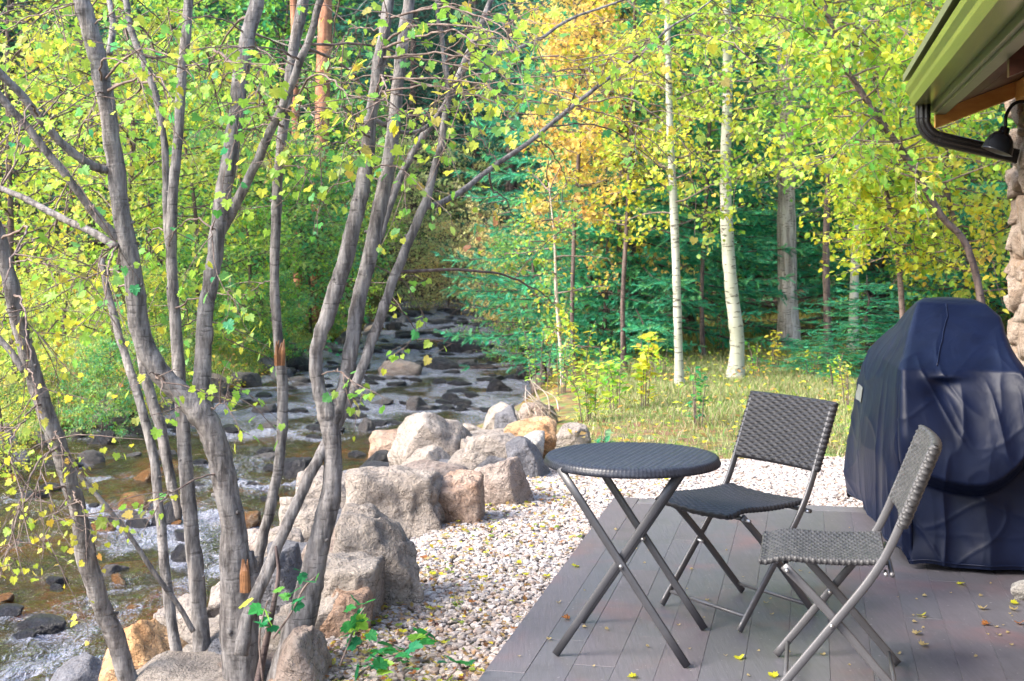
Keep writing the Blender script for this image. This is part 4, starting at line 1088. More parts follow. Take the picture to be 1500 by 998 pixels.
for k in range(15):
    a=np.array([rs.uniform(-.05,.28),rs.uniform(-.1,.1),rs.uniform(-.15,.0)]); e=np.array([rs.uniform(-.12,.02),rs.uniform(-.1,.1),rs.uniform(.08,.27)])
    pth=catmull([a,(a+e)/2+rs.randn(3)*.03,e],4); tube(tb,pth,np.linspace(.007,.002,len(pth)),5)
tb.build('twigs',M['dry_twig'],dt,True)

# ------------------------------------------------------------------ lawn plants
def plant(px,py,h,n,pal,seed,label,ls=.055,spread=.2,cat='plant',name='leafy_plant',stems=5,leaf='oval'):
    d=(1.5+.03)*F/(py-340.); x=(px-750)*d/F; rs=RS(seed); root=empty(name,(x,d,gz(x,d)),0,label,cat)
    tb=MB(); Lp=[];Ld=[]
    for k in range(stems):
        a=rs.uniform(0,6.3); s=spread*rs.uniform(.2,1)
        pth=catmull([(0.4*s*math.cos(a),.4*s*math.sin(a),-.03),(s*.6*math.cos(a),s*.6*math.sin(a),h*.5),(s*math.cos(a),s*math.sin(a),h*rs.uniform(.7,1.05))],5)
        tube(tb,pth,np.linspace(.005,.002,len(pth)),4)
        for q in range(n//stems):
            t=rs.uniform(.15,1)*(len(pth)-1); j=min(int(t),len(pth)-2); p=pth[j]+(pth[j+1]-pth[j])*(t-j)
            b=rs.uniform(0,6.3); dv=np.array([math.cos(b),math.sin(b),.25]); Lp.append(p+dv*.02); Ld.append(dv+np.array([0,0,-.2]))
    tb.build('stem',M['twig'],root,True)
    Vt,Ft=oval_leaf(.26) if leaf=='oval' else maple_leaf(); n=len(Lp); mb=MB()
    mb.inst(Vt,Ft,rotmats(np.array(Ld),rs,.4)*(ls*rs.uniform(.7,1.3,(n,1,1))),np.array(Lp),pick(pal,n,rs)); mb.build('leaves',M['leaf'],root)
plant(940,595,.72,150,[(4,YE),(3,YG),(2,LG),(.5,OR)],41,'tall yellow leaved shrub on the lawn left of the slender aspen',.085,.22)
plant(905,600,.55,110,[(4,LG),(2,GR),(2,YG)],42,'green shrub close behind the tall yellow shrub',.075,.22)
plant(1020,625,.48,80,[(4,(.06,.32,.14)),(2,GR)],43,'slim blue green plant standing alone on the lawn behind the chair',.055,.12)
plant(868,618,.5,150,[(4,YG),(3,LG),(1,YE),(1,GR)],44,'yellow green shrub at the boulder end by the stream',.06,.28)
plant(845,560,.8,160,[(4,YE),(3,YG),(2,LG)],45,'yellow green shrub at the foot of the orange tree',.06,.3)
plant(1050,520,.8,110,[(4,CG),(2,GR)],46,'green plant between the two aspen trunks',.07,.3)
plant(1135,540,.45,70,[(4,YE),(3,YG)],47,'small yellow plant at the foot of the grey pine',.055,.15)
plant(880,668,.2,20,[(4,CG),(2,SAGE)],48,'low green plant just behind the tabletop',.07,.1)
plant(935,672,.06,24,[(4,YG),(2,LG)],49,'flat rosette of yellow green leaves behind the tabletop',.07,.15)
plant(1245,600,.5,80,[(4,YG),(3,(.45,.42,.12))],50,'straw coloured weed beside the covered grill',.045,.15)
plant(820,575,.6,150,PAL_COOL,51,'pale green bush drooping to the stream',.05,.35)
plant(790,545,.9,190,PAL_COOL+[(3,LG)],52,'leafy green bush hanging over the right bank',.055,.4)
for q,(px,py) in enumerate([(970,560),(1110,548),(1190,552),(1225,570)]):
    plant(px,py,.35,50,[(3,LG),(2,GR),(1,YE)],60+q,['small green weed left of the slender aspen','green weed right of the thicker aspen','green weed in front of the young spruce','leafy weed near the left side of the covered grill'][q],.05,.18)

# ------------------------------------------------------------------ grass
def grass(name,n,sampler,hmin,hmax,pal,seed,w=.004):
    rs=RS(seed); x,y=sampler(rs,n); n=len(x); z=ground(x,y)
    hh=rs.uniform(hmin,hmax,n)*(.55+.9*(vn(p3(x*1.1,y*1.1),seed)*.5+.5)); a=rs.uniform(0,2*PI,n); l=rs.uniform(.15,.75,n)
    c,s=np.cos(a),np.sin(a); dx=rs.uniform(0,2*PI,n)
    B=np.stack([x,y,z-.01],-1); W=np.stack([c,s,0*c],-1)*w*rs.uniform(.6,1.4,(n,1))
    D=np.stack([np.cos(dx)*l,np.sin(dx)*l,np.ones(n)],-1)*hh[:,None]
    Mi=B+D*np.array([.35,.35,.6]); T=B+D*np.array([1,1,.9])
    V=np.stack([B-W,B+W,Mi+W*.7,Mi-W*.7,T],1).reshape(-1,3)
    i=np.arange(n)[:,None]*5
    col=pick(pal,n,rs,.2); patch=(vn(p3(x*.7,y*.7),seed+9)*.5+.5)[:,None]; col=col*(.8+.4*patch)
    mb=MB(); mb.add(V,[i+np.array([[0,1,2,3]]),i+np.array([[3,2,4]])],np.repeat(col,5,0))
    o=mb.build(name,M['grass']); tag(o,kind='stuff')
GP=[(4,(.27,.36,.11)),(4,(.42,.40,.19)),(2,(.18,.32,.09)),(4,(.50,.44,.28))]
def lawn_s(rs,n):
    y=9.35+8.6*rs.rand(n)**.9; x=-.2+rs.rand(n)*6.0
    k=(x>np.maximum(xb(y)-.0,sr(y)+.35))&(y>9.45+.15*vn(p3(x*3,x*0),3)-.2*rs.rand(n))&((rs.rand(n)<.35+.65*sst(10,12.5,y))|(x>2.2))
    return x[k],y[k]
grass('grass',125000,lawn_s,.02,.10,GP,91)
GP2=[(4,(.30,.52,.16)),(3,(.52,.58,.18)),(2,(.20,.42,.16)),(4,(.62,.54,.26))]
def left_s(rs,n):
    y=rs.uniform(11,27,n); x=sl(y)-.25-rs.rand(n)**1.3*6; k=(x>-.42*y-1); return x[k],y[k]
grass('grass',120000,left_s,.04,.15,GP2,92,.005)
def wood_s(rs,n):
    y=rs.uniform(17,26,n); x=rs.uniform(.8,11,n); k=x>sr(y)+.3; return x[k],y[k]
grass('grass',45000,wood_s,.08,.25,[(3,(.40,.36,.10)),(2,(.28,.32,.08)),(2,(.22,.15,.07))],93,.006)

# ------------------------------------------------------------------ leaf litter and low growth on the left bank
def litter():
    rs=RS(58); n=16000
    y=rs.uniform(10.5,27,n); x=sl(y)-.1-rs.rand(n)**1.2*6
    n2=1500; y2=rs.uniform(9.6,18,n2); x2=rs.uniform(.3,5,n2); k=(x2>sr(y2)+.3); x=np.concatenate([x,x2[k]]); y=np.concatenate([y,y2[k]]); n=len(x)
    z=ground(x,y)+rs.uniform(.01,.14,n)
    n3=1500; y3=4.6+rs.rand(n3)**1.5*4.6; x3=xb(y3)+rs.rand(n3)**1.8*(1.1+.0*y3)-.05; k=~in_deck(x3,y3,.02); x3=x3[k];y3=y3[k]; z3=ground(x3,y3)+.022+rs.rand(len(x3))*.01
    Vt,Ft=quad_leaf(); Rm=rotmats(rs.randn(n,3)*np.array([1,1,.2]),rs,.35)*rs.uniform(.03,.07,(n,1,1))
    m3=len(x3); R3=rotmats(rs.randn(m3,3)*np.array([1,1,.1]),rs,.25)*rs.uniform(.014,.036,(m3,1,1))
    mb=MB(); mb.inst(Vt,Ft,R3,np.stack([x3,y3,z3],-1),pick([(4,(.45,.28,.12)),(3,(.60,.42,.16)),(2,(.32,.15,.06)),(1.5,YE),(1,(.3,.4,.08))],m3,rs)); mb.inst(Vt,Ft,Rm,np.stack([x,y,z],-1),pick([(4,YE),(3,YG),(2,OR),(3,(.45,.28,.13)),(1,LG)],n,rs)); o=mb.build('leaf_litter',M['leaf']); tag(o,kind='stuff')
litter()
for (q,(px,d,sc_,lab)) in enumerate([(150,14.5,.36,'small soft green bush just above the shore stones'),(235,17.0,.42,'low bush on the left bank between two slim stems'),(300,19.5,.45,'rounded green bush at the water edge behind the fork'),(395,20.5,.42,'pale green bush dipping to the stream beside the bent stem'),(10,12.4,.34,'yellow leaved low bush at the left edge by the water'),(200,15.6,.3,'tiny yellow bush among the shore stones')]):
    bp(b_yel if q>=4 else b_cool,px,d,q*1.3,sc_,lab)

# ------------------------------------------------------------------ fallen leaves
def fallen():
    rs=RS(55); Vm,Fm=maple_leaf(); 
    def mk(nm,cols,curl,seed):  # one shape per colour of dead leaf
        r=RS(seed); V=Vm.copy(); V[:,2]=curl*(V[:,0]**2*1.5+.5*(V[:,1]-.4)**2)+.03*r.rand(len(V)); V[:,1]-=.4
        mb=MB(); mb.add(V,Fm,cols); return mb.build(nm,M['leaf'])
    protos=[mk('fallen_leaf',(.62,.58,.04),.5,1),mk('fallen_leaf',(.55,.42,.22),.8,2),mk('fallen_leaf',(.28,.36,.05),.4,3),mk('fallen_leaf',(.42,.16,.05),.7,4)]
    labs=['fallen maple leaf, bright yellow, lying flat','curled pale tan dead leaf','green yellow dropped leaf','curled rust brown dead leaf']
    fresh=[True]*4
    def put(x,y,z,s,k,where,rx=0):
        if fresh[k]: o=protos[k]; fresh[k]=False
        else: o=protos[k].copy(); COL.objects.link(o)
        o.location=(x,y,z); o.scale=(s,s,s); o.rotation_euler=(rs.uniform(-.2,.2),rs.uniform(-.2,.2),rs.uniform(0,6.3))
        tag(o,labs[k]+' '+where,'leaf','fallen leaves '+where)
    for (px,py,k) in [(1083,965,0),(928,993,0),(1133,992,0),(1407,857,0),(842,831,0),(1350,903,0),(1440,893,1),(1343,930,1),(1352,947,1),(1484,885,0),(1485,895,1),(1445,916,3),(830,908,3),(1493,915,3)]:
        d=1.5*F/(py-340.); put((px-750)*d/F,d,.004,.034,k,'on the deck boards')
    for q in range(85):
        py=rs.uniform(760,996); px=rs.uniform(760,1495); d=1.5*F/(py-340.); x=(px-750)*d/F
        if not in_deck(np.array(x),np.array(d),-.05): continue
        put(x,d,.003,rs.uniform(.008,.020),1,'on the deck boards')
    for q in range(260):
        y=4.7+rs.rand()**1.5*4.5; x=float(xb(y))+rs.uniform(.0,1)**1.7*1.0
        if in_deck(np.array(x),np.array(y),.02): continue
        put(x,y,gz(x,y)+.026,rs.uniform(.018,.034),rs.choice(4,p=[.35,.2,.25,.2]),'on the white gravel')
fallen()
o=rock('white_stone',77,(.13,.10,.075),(float(P(1500,876,5.72)[0]),5.72,.034),.3,M['white_stone'],'single white stone lying on the deck at the right edge','stone',sub=4)

# ------------------------------------------------------------------ woven panels
def woven(mb,umin,umax,vmin,vmax,thick,mapf,pitch_u=.022,pitch_v=.0105,amp=.0028,rnd=.5,mi=0):
    """strands run round the panel along u and pass over and under stakes; v stacks them"""
    W=umax-umin; t=thick
    nu=int(W/pitch_u)*6; ns=10
    # loop in (u,t): top side, right edge, bottom side, left edge
    us=np.linspace(umin+t/2,umax-t/2,nu)
    loop=[(u,t/2,0,1) for u in us]
    for a in np.linspace(PI/2,-PI/2,ns)[1:-1]: loop.append((umax-t/2+math.cos(a)*t/2,math.sin(a)*t/2,math.cos(a),math.sin(a)))
    loop+=[(u,-t/2,0,-1) for u in us[::-1]]
    for a in np.linspace(-PI/2,-3*PI/2,ns)[1:-1]: loop.append((umin+t/2+math.cos(a)*t/2,math.sin(a)*t/2,math.cos(a),math.sin(a)))
    loop=np.array(loop); k=len(loop)
    arc=np.concatenate([[0],np.cumsum(np.hypot(*(np.diff(loop[:,:2],axis=0).T)))])
    rows=int(round((vmax-vmin)/pitch_v)); per=5
    V=[];
    vs=[];hs=[];rowi=[]
    for r in range(rows):
        for q in range(per):
            f=q/(per-1) if False else (q+.0)/per
            vs.append(vmin+(r+f)*(vmax-vmin)/rows); hs.append(math.sin(PI*f)**.5 if f>0 else 0); rowi.append(r)
    vs.append(vmax);hs.append(0);rowi.append(rows-1)
    vs=np.array(vs);hs=np.array(hs);rowi=np.array(rowi)
    ph=PI*(rowi%2)[:,None]
    wv=np.sin(arc[None,:]*PI/pitch_u+ph)
    H=amp*(hs[:,None]*(.45+.75*wv)) 
    # draw the ends of the stack in a little
    e=np.minimum((vs-vmin),(vmax-vs)); sh=1-np.clip(1-e/(t*.35),0,1)**2*.55
    U=loop[None,:,0]+loop[None,:,2]*H; T=(loop[None,:,1]*sh[:,None])+loop[None,:,3]*H
    Vv=np.repeat(vs[:,None],k,1)
    pts=mapf(U.ravel(),Vv.ravel(),T.ravel())
    n=len(vs); i=np.arange(n-1)[:,None]*k; j=np.arange(k)[None,:]; j2=(j+1)%k
    Fq=np.stack([i+j,i+j2,i+k+j2,i+k+j],-1).reshape(-1,4)
    # end caps as quad strips
    tp=np.arange(nu); bt=(nu+ns-2)+np.arange(nu)[::-1]
    caps=[]
    for base,fl in ((0,False),((n-1)*k,True)):
        a=base+tp[:-1];b=base+tp[1:];c=base+bt[1:];d=base+bt[:-1]
        q=np.stack([a,b,c,d],-1); caps.append(q if fl else q[:,::-1])
    mb.add(pts,[Fq]+caps,(1,1,1),mi)

def make_chair(label,loc,back,wm):
    rz=math.atan2(back[1],back[0])-PI/2
    root=empty('folding_chair',(loc[0],loc[1],0),rz,label,'folding chair','wicker folding chairs at the bistro table')
    # local: x across, y towards the back, z up; y=0 at the front feet
    def side(u,prof,w,h,nm):
        mb=MB(); pts=np.array([(u,s,z) for s,z in prof]); bar(mb,catmull(pts,5),w,h,(1,0,0)); return mb.build(nm,M['steel'],root,True)
    stile=[(0.0,.008),(.10,.135),(.20,.262),(.285,.372),(.338,.452),(.375,.525),(.41,.61),(.455,.72),(.492,.81)]
    rear=[(.035,.425),(.13,.330),(.235,.215),(.33,.105),(.415,.008)]
    for sg in (-1,1):
        side(sg*.226,stile,.027,.014,'front_leg'); side(sg*.205,rear,.027,.014,'rear_leg')
    for nm,y,z,u in (('front_stretcher',.040,.055,.226),('rear_stretcher',.385,.045,.205)):
        mb=MB(); tube(mb,[(-u,y,z),(0,y,z),(u,y,z)],.0075,10); mb.build(nm,M['steel'],root,True)
    mb=MB()
    tube(mb,[(-.226,.372,.415),(0,.372,.415),(.226,.372,.415)],.008,10); mb.build('seat_rail',M['steel'],root,True); mb=MB()
    tube(mb,[(-.205,.04,.418),(.205,.04,.418)],.008,10); mb.build('seat_rail',M['steel'],root,True)
    for sg in (-1,1):
        for (y,z) in ((.185,.245),(.045,.414),(.352,.418)):
            mb=MB(); tube(mb,[(sg*.190,y,z),(sg*.2375,y,z)],.0065,10); mb.build('pivot_bolt',M['bolt'],root,True)
    mb=MB()
    def mseat(u,v,t):
        s=v; z=.445+.010*np.cos((s-.19)/.19*PI*.5)*-1+.012*(np.abs(u)/.23)**2 -.022*np.clip(1-(s+.02)/.09,0,1)**2
        return np.stack([u,s,z+t],-1)
    woven(mb,-.215,.215,-.045,.36,.020,mseat,.026,.0095,.0024); mb.build('seat',wm,root,True)
    mb=MB(); th=math.atan2(.045,.11)
    def mback(u,v,t):
        q=(v-.0); c=.018*(1-(u/.235)**2)
        return np.stack([u,.398+q*.37+t*.94+c,.565+q*.93-t*.35],-1)
    woven(mb,-.242,.242,0,.285,.034,mback,.027,.0110,.0036); mb.build('backrest',wm,root,True)
    return root
b1=np.array([.835,.55])
make_chair('wicker folding chair behind the table, its back to the lawn',(.725,5.42),b1,M['wicker'])
b2=np.array([.978,-.208])
make_chair('nearer wicker folding chair seen from the side in front of the covered grill',(.885,4.72),b2,M['wicker_worn'])

def make_table():
    c=np.array([.437,5.10]); v=np.array([.26,.966]);v/=np.linalg.norm(v); u=np.array([v[1],-v[0]])
    root=empty('bistro_table',(c[0],c[1],0),0,'round charcoal wicker bistro table on crossed steel legs','table')
    w=lambda a,b,z:np.array([u[0]*a+v[0]*b,u[1]*a+v[1]*b,z])
    for (a0,a1,b) in ((-.215,.235,.235),(.205,-.235,.215)):
        for sg in (-1,1):
            mb=MB(); pts=catmull([w(a0,sg*b,.668),w((a0+a1)/2,sg*b,.335),w(a1,sg*b,.006)],3)
            bar(mb,pts,.028,.014,(v[0],v[1],0)); mb.build('leg',M['steel_dark'],root,True)
    mb=MB(); 
    for (a,b) in ((-.215,.235),(.205,.215)): mb=MB(); tube(mb,[w(a,-b,.66),w(a,b,.66)],.009,10); mb.build('rail',M['steel_dark'],root,True)
    tube(mb,[w(-.06,-.215,.42),w(-.06,.215,.42)],.007,10) if False else None
    for q in (-1,1): mb=MB(); tube(mb,[w(.005,q*.25,.337),w(.005,q*.2,.337)],.007,10); mb.build('pivot_bolt',M['bolt'],root,True)
    # woven top: parallel cords over a disc
    R=.318; nr=74; na=420; r=np.concatenate([np.linspace(.002,R-.018,nr),R-.018+.018*np.sin(np.linspace(0,PI/2,6))[1:]])
    a=np.linspace(0,2*PI,na,endpoint=False)
    Rr,A=np.meshgrid(r,a,indexing='ij'); X=Rr*np.cos(A);Y=Rr*np.sin(A)
    dirv=np.array([.90,.43]); dirv/=np.linalg.norm(dirv)
    q=X*dirv[0]+Y*dirv[1]; s=-X*dirv[1]+Y*dirv[0]
    cord=np.abs(np.sin(q*PI/.0175)); rowid=np.floor(q/.0175)
    H=.0062*cord**.7*(.8+.25*np.sin(s*PI/.016+PI*rowid))
    edge=sst(R-.03,R-.018,Rr); 
    prof=np.where(Rr>R-.018,-(1-np.sqrt(np.clip(1-((Rr-(R-.018))/.018)**2,0,1)))*.018,0)
    rim=.0028*np.abs(np.sin(A*70))
    Z=.686+H*(1-edge)+rim*edge+prof+.001
    V=np.stack([X,Y,Z],-1).reshape(-1,3); k=na; n=len(r)
    i=np.arange(n-1)[:,None]*k; j=np.arange(k)[None,:]; j2=(j+1)%k
    Fq=np.stack([i+j,i+k+j,i+k+j2,i+j2],-1).reshape(-1,4)
    # side and underside
    low=[]; rim1=.0028*np.abs(np.sin(a*70))
    for (rr,z) in ((R+.002,.664),(R-.002,.656),(R-.02,.652),(.01,.652)): low.append(np.stack([(rr+rim1*(z>.653))*np.cos(a),(rr+rim1*(z>.653))*np.sin(a),np.full(na,z)],-1))
    Vl=np.concatenate(low); V=np.vstack([V,Vl])
    F2=[]
    for m in range(4):
        b0=(n-1+m)*k; F2.append(np.stack([b0+np.arange(k),b0+k+np.arange(k),b0+k+(np.arange(k)+1)%k,b0+(np.arange(k)+1)%k],-1))
    mb=MB(); mb.add(V,[Fq]+F2); mb.build('tabletop',M['wicker_top'],root,True)
make_table()

# ------------------------------------------------------------------ grill cover
def make_grill():
    org=np.array([2.1,6.9,0.])
    root=empty('covered_grill',org,0,'tall grill hidden under a creased navy blue vinyl cover beside the stone pillar','grill')
    lev=[ # z, NL, NR, FR, FL , corner rounding
     (.02,(1.74,6.22),(2.42,6.05),(2.62,7.60),(1.83,7.72)),
     (.16,(1.73,6.20),(2.44,6.02),(2.62,7.62),(1.81,7.70)),
     (.36,(1.72,6.22),(2.40,6.06),(2.58,7.56),(1.82,7.66)),
     (.60,(1.715,6.22),(2.36,6.08),(2.54,7.50),(1.83,7.56)),
     (.80,(1.72,6.24),(2.31,6.12),(2.50,7.42),(1.85,7.44)),
     (.885,(1.735,6.28),(2.27,6.16),(2.46,7.36),(1.88,7.38)),
     (.94,(1.79,6.40),(2.26,6.26),(2.44,7.30),(1.90,7.30)),
     (1.03,(1.86,6.56),(2.27,6.42),(2.40,7.20),(1.97,7.20)),
     (1.10,(1.91,6.66),(2.29,6.54),(2.38,7.14),(2.01,7.14)),
     (1.155,(1.95,6.74),(2.27,6.68),(2.32,7.06),(2.04,7.06)),
     (1.172,(2.00,6.80),(2.24,6.76),(2.26,7.0),(2.07,7.0))]
    lz=np.array([l[0] for l in lev]); cor=np.array([[l[1],l[2],l[3],l[4]] for l in lev],float)
    zz=np.concatenate([np.linspace(.02,.9,110),np.linspace(.905,1.172,48)])
    na=560; t=np.arange(na)/na*4
    rings=[]
    for z in zz:
        C=np.array([[np.interp(z,lz,cor[:,c,q]) for q in range(2)] for c in range(4)])
        cen=C.mean(0); i=t.astype(int); f=t-i
        p=C[i]*(1-f)[:,None]+C[(i+1)%4]*f[:,None]
        # round the corners
        kk=.07; k2=8
        sm=sum(np.roll(p,s,0) for s in range(-k2,k2+1))/(2*k2+1); p=sm
        rings.append(p)
    Rg=np.array(rings); Z=np.repeat(zz[:,None],na,1)
    tt=np.repeat(t[None,:],len(zz),0)
    tan=np.roll(Rg,-1,1)-np.roll(Rg,1,1); tan/=np.linalg.norm(tan,axis=2)[...,None]; nor=np.stack([tan[...,1],-tan[...,0]],-1)
    X=Rg[...,0];Y=Rg[...,1]
    down=np.clip((.92-Z)/.9,0,1)
    # hanging folds: run down from the shoulder and widen
    wx=tt*2.0+.28*vn(p3(tt*1.7,Z*1.4),5)+.10*vn(p3(tt*5,Z*3),6)
    rid=lambda x:(1-np.abs(((x)%1)*2-1))
    f1=(vn(p3(wx*1.6,Z*.5),51)*.6+(rid(wx*1.25)**1.5-.4)*.5)*.038*sst(.0,.6,down)
    f2=(1-np.abs(vn(p3(wx*2.6,Z*.9),52)))**5*.013*sst(.03,.3,down)
    # diagonal drag creases
    dg=tt*1.6+Z*2.3+.5*vn(p3(tt*2.2,Z*2.2),7); f3=(1-np.abs(vn(p3(dg*2.0,tt*1.1-Z*1.7),8)))**9*.012
    dg2=tt*1.3-Z*2.8; f4=(1-np.abs(vn(p3(dg2*1.9,tt*2+Z),18)))**10*.010
    # near face: a swag that overhangs the tucked lower skirt
    nf=np.where(tt<1,1,0)*sst(0,.06,tt)*(1-sst(.93,1,tt))
    sw=.36+.55*(tt-.45)**2*np.where(tt>.45,2.2,.9)
    belly=nf*(.085*sst(sw-.015,sw+.05,Z)*(1-sst(sw+.10,sw+.55,Z))-.045*(1-sst(sw-.03,sw+.0,Z))*sst(.02,.18,Z))
    pinch=-nf*.035*np.exp(-((tt-.32)/.10)**2-((Z-.80)/.05)**2)+nf*.025*np.exp(-((tt-.36)/.16)**2-((Z-.86)/.02)**2)
    D=f1*(1-.35*nf)+f2+f3*.6+f4*.4+belly+pinch
    D=D*(1-sst(.93,1.1,Z)*.88)
    X=X+nor[...,0]*D; Y=Y+nor[...,1]*D
    lift=np.where(Z<.2,(1-Z/.2),0)*(.035*(tt>3)*1+.012*vn(p3(tt*6,tt*0),4)+np.interp(tt,[0,.9,3,3.4,4],[.01,.0,.02,.06,.03]))
    Zf=Z+lift-.010*sst(.9,1.0,Z)*0+.008*vn(p3(X*6,Y*6,Z*6),3)*sst(.9,1.0,Z)
    V=np.stack([X,Y,Zf],-1)-org; n,k=X.shape
    i=np.arange(n-1)[:,None]*k; j=np.arange(k)[None,:]; j2=(j+1)%k
    Fq=np.stack([i+j,i+j2,i+k+j2,i+k+j],-1).reshape(-1,4)
    Vt=V.reshape(-1,3); top=V[-1].mean(0)+np.array([0,0,.004]); Vt=np.vstack([Vt,top]); ti=n*k
    F3=np.stack([(n-1)*k+np.arange(k),(n-1)*k+(np.arange(k)+1)%k,np.full(k,ti)],-1)
    mb=MB(); mb.add(Vt,[Fq,F3]); cov=mb.build('cover',M['vinyl'],root,True)
    mb=MB(); hm=V[2]; hm=np.vstack([hm,hm[:1]]); tube(mb,hm[::4]+0,.0045,6); mb.build('hem',M['vinyl'],cov,True)
    # piped seam over the near slope and the hem patch
    mb=MB(); 
    def surf(tv,zv,out=.004):
        a=int(np.argmin(abs(zz-zv))); b=int(tv/4*na)%na
        return V[a,b]+np.array([nor[a,b,0],nor[a,b,1],.4])*out
    tube(mb,[surf(.30+.12*(q/14.),.90+.255*q/14.,.002) for q in range(15)],.0035,6)
    tube(mb,[surf(3.02+.0*q,.14+.7*q/14.,.002) for q in range(15)],.003,6) if False else None
    mb.build('seam',M['vinyl'],cov,True)
    mb=MB()
    g=[[surf(3.10+.16*a/5,.62+.075*b/5,.006) for a in range(6)] for b in range(6)]
    Vp=np.array(g).reshape(-1,3); i=np.arange(5)[:,None]*6;j=np.arange(5)[None,:]
    mb.add(Vp,np.stack([i+j,i+j+1,i+6+j+1,i+6+j],-1).reshape(-1,4)); mb.build('patch',M['reflector'],cov,True)
    # caster wheel and leg foot showing under the hem
    for (x,y) in ((1.86,6.55),(2.35,6.3)):
        wl_=MB(); tube(wl_,[(x-2.1-.012,y-6.9,.028),(x-2.1+.012,y-6.9,.028)],.028,20); wl_.build('wheel',M['black_metal'],root,True)
make_grill()

# ------------------------------------------------------------------ house corner
def make_house():
    G=np.array([2.26,8.0,2.215])
    root=empty('stone_cabin',(2.87,8.25,-.05),0,'corner of a cabin with a rough stone wall, cedar eave and khaki gutter','house')
    org=np.array([2.87,8.25,-.05])
    ev=np.array([E[0],E[1],0]); nv=np.array([NRM[0],NRM[1],0])   # nv points to the right, into the house
    def pr(mb,prof,a0,a1,closed=True,base=G):
        prof=np.array(prof,float); k=len(prof)
        V=np.concatenate([[base-ev*a+nv*p[0]+np.array([0,0,p[1]]) for p in prof] for a in (a0,a1)])-org
        Fs=[np.array([[j,(j+1)%k,k+(j+1)%k,k+j] for j in range(k if closed else k-1)])]
        if closed: Fs+=[np.arange(k)[::-1][None,:],(np.arange(k)+k)[None,:]]
        mb.add(V,Fs)
    # K style gutter: open box with a stepped face, 3 mm sheet
    out=[(.125,.125),(.125,0),(.03,0),(.012,.035),(.010,.060),(-.008,.085),(-.010,.118),(.004,.125)]
    inn=[(.004,.119),(-.004,.114),(-.003,.088),(.015,.062),(.017,.038),(.033,.005),(.120,.005),(.120,.125)]
    mb=MB(); pr(mb,out+inn,0,7.5); pr(mb,[(.125,.125),(.125,0),(.03,0),(.012,.035),(.010,.060),(-.008,.085),(-.010,.118),(.004,.125)],-.004,.0)
    mb.build('gutter',M['gutter'],root)
    mb=MB(); pr(mb,[(.128,-.035),(.150,-.035),(.150,.14),(.128,.14)],-.02,7.5); pr(mb,[(.1505,-.050),(.205,-.050),(.205,-.020),(.1505,-.020)],-.02,7.5); mb.build('fascia',M['fascia'],root)
    sl_=math.tan(math.radians(21))
    mb=MB(); 
    for q in range(14):
        a=.2052+q*.16; pr(mb,[(a,-.018+(a-.2)*sl_),(a+.157,-.018+(a+.157-.2)*sl_),(a+.157,.002+(a+.157-.2)*sl_),(a,.002+(a-.2)*sl_)],.045,7.5)
    mb.build('soffit',M['dark_wood'],root)
    mb=MB(); pr(mb,[(-.02,.15),(2.6,.15+2.62*sl_),(2.6,.19+2.62*sl_),(-.02,.19)],-.09,7.5); mb.build('roof',M['fascia'],root)
    # rafters under the soffit
    for q in range(5):
        mb=MB(); a=2.6+q*.9; pr(mb,[(.206,-.12),(1.2,-.12+1.0*sl_),(1.2,-.021+1.0*sl_),(.206,-.021)],a,a+.06); mb.build('rafter',M['dark_wood'],root)
    mb=MB(); pr(mb,[(.152,-.125),(2.4,-.125+2.25*sl_),(2.4,.13+2.25*sl_),(.152,.13)],-.06,.04); mb.build('barge_board',M['cedar'],root)
    mb=MB(); pr(mb,[(.58,.10),(.72,.10),(.72,.0),(.58,.0)],.045,7.5,base=G+np.array([0,0,.02])); mb.build('beam',M['cedar'],root)
    # wall of stones over mortar
    mb=MB(); rs=RS(66)
    Mx=np.array([[nv[0],-ev[0],0],[nv[1],-ev[1],0],[0,0,1]])
    box(mb,(.15,-.05,0),(2.2,6.8,2.75),(1,1,1),Mx,(0,0,0)); mb.build('mortar_core',M['mortar'],root)
    mb=MB(); 
    def stone(u,v,z,su,sv,sz,seed):
        Q,Fc=rock_shape(seed,sub=3,blocky=True,rough=.07,sharp=1.0); Q=Q*np.array([su,sv,sz])/2*rs.uniform(.95,1.3); tl=rs.uniform(-.2,.2); ct,st_=math.cos(tl),math.sin(tl); Q=Q@np.array([[1,0,0],[0,ct,-st_],[0,st_,ct]]); z=z+rs.uniform(-.03,.03)
        mb.add((Q+np.array([u,v,z]))@Mx.T,Fc)
    z=.0
    k=0
    while z<2.7:
        hh=rs.uniform(.08,.19)
        v=-.12
        while v<3.2:
            L=rs.uniform(.12,.30); stone(.145+rs.uniform(-.02,.02),v+L/2,z+hh/2,.16,L*1.04,hh*1.04,700+k); k+=1; v+=L
        u=.06
        while u<1.2:
            L=rs.uniform(.12,.28); stone(u+L/2,-.045+rs.uniform(-.02,.02),z+hh/2,L*1.04,.16,hh*1.04,900+k); k+=1; u+=L
        z+=hh
    mb.build('wall',M['wallstone'],root,True)
    # downspout, elbowed back to the wall
    mb=MB(); g=lambda px,py,d:P(px,py,d)-org
    path=catmull([G+nv*.078-ev*.10+np.array([0,0,.01])-org,G+nv*.078-ev*.10+np.array([0,0,-.06])-org,G+nv*.082-ev*.10+np.array([0,0,-.11])-org,G+nv*.12-ev*.09+np.array([0,0,-.165])-org,G+nv*.19-ev*.07+np.array([0,0,-.195])-org,G+nv*.36-ev*.03+np.array([0,0,-.235])-org,G+nv*.60+ev*.02+np.array([0,0,-.29])-org],9)
    t,Nn,Bb=frames(path)
    side=ev; up=np.cross(t,side); up/=np.linalg.norm(up,axis=1)[:,None]
    na=40; a=np.linspace(0,2*PI,na,endpoint=False); ca,sa=np.cos(a),np.sin(a)
    sq=1/np.maximum(abs(ca),abs(sa))**.82
    V=[]
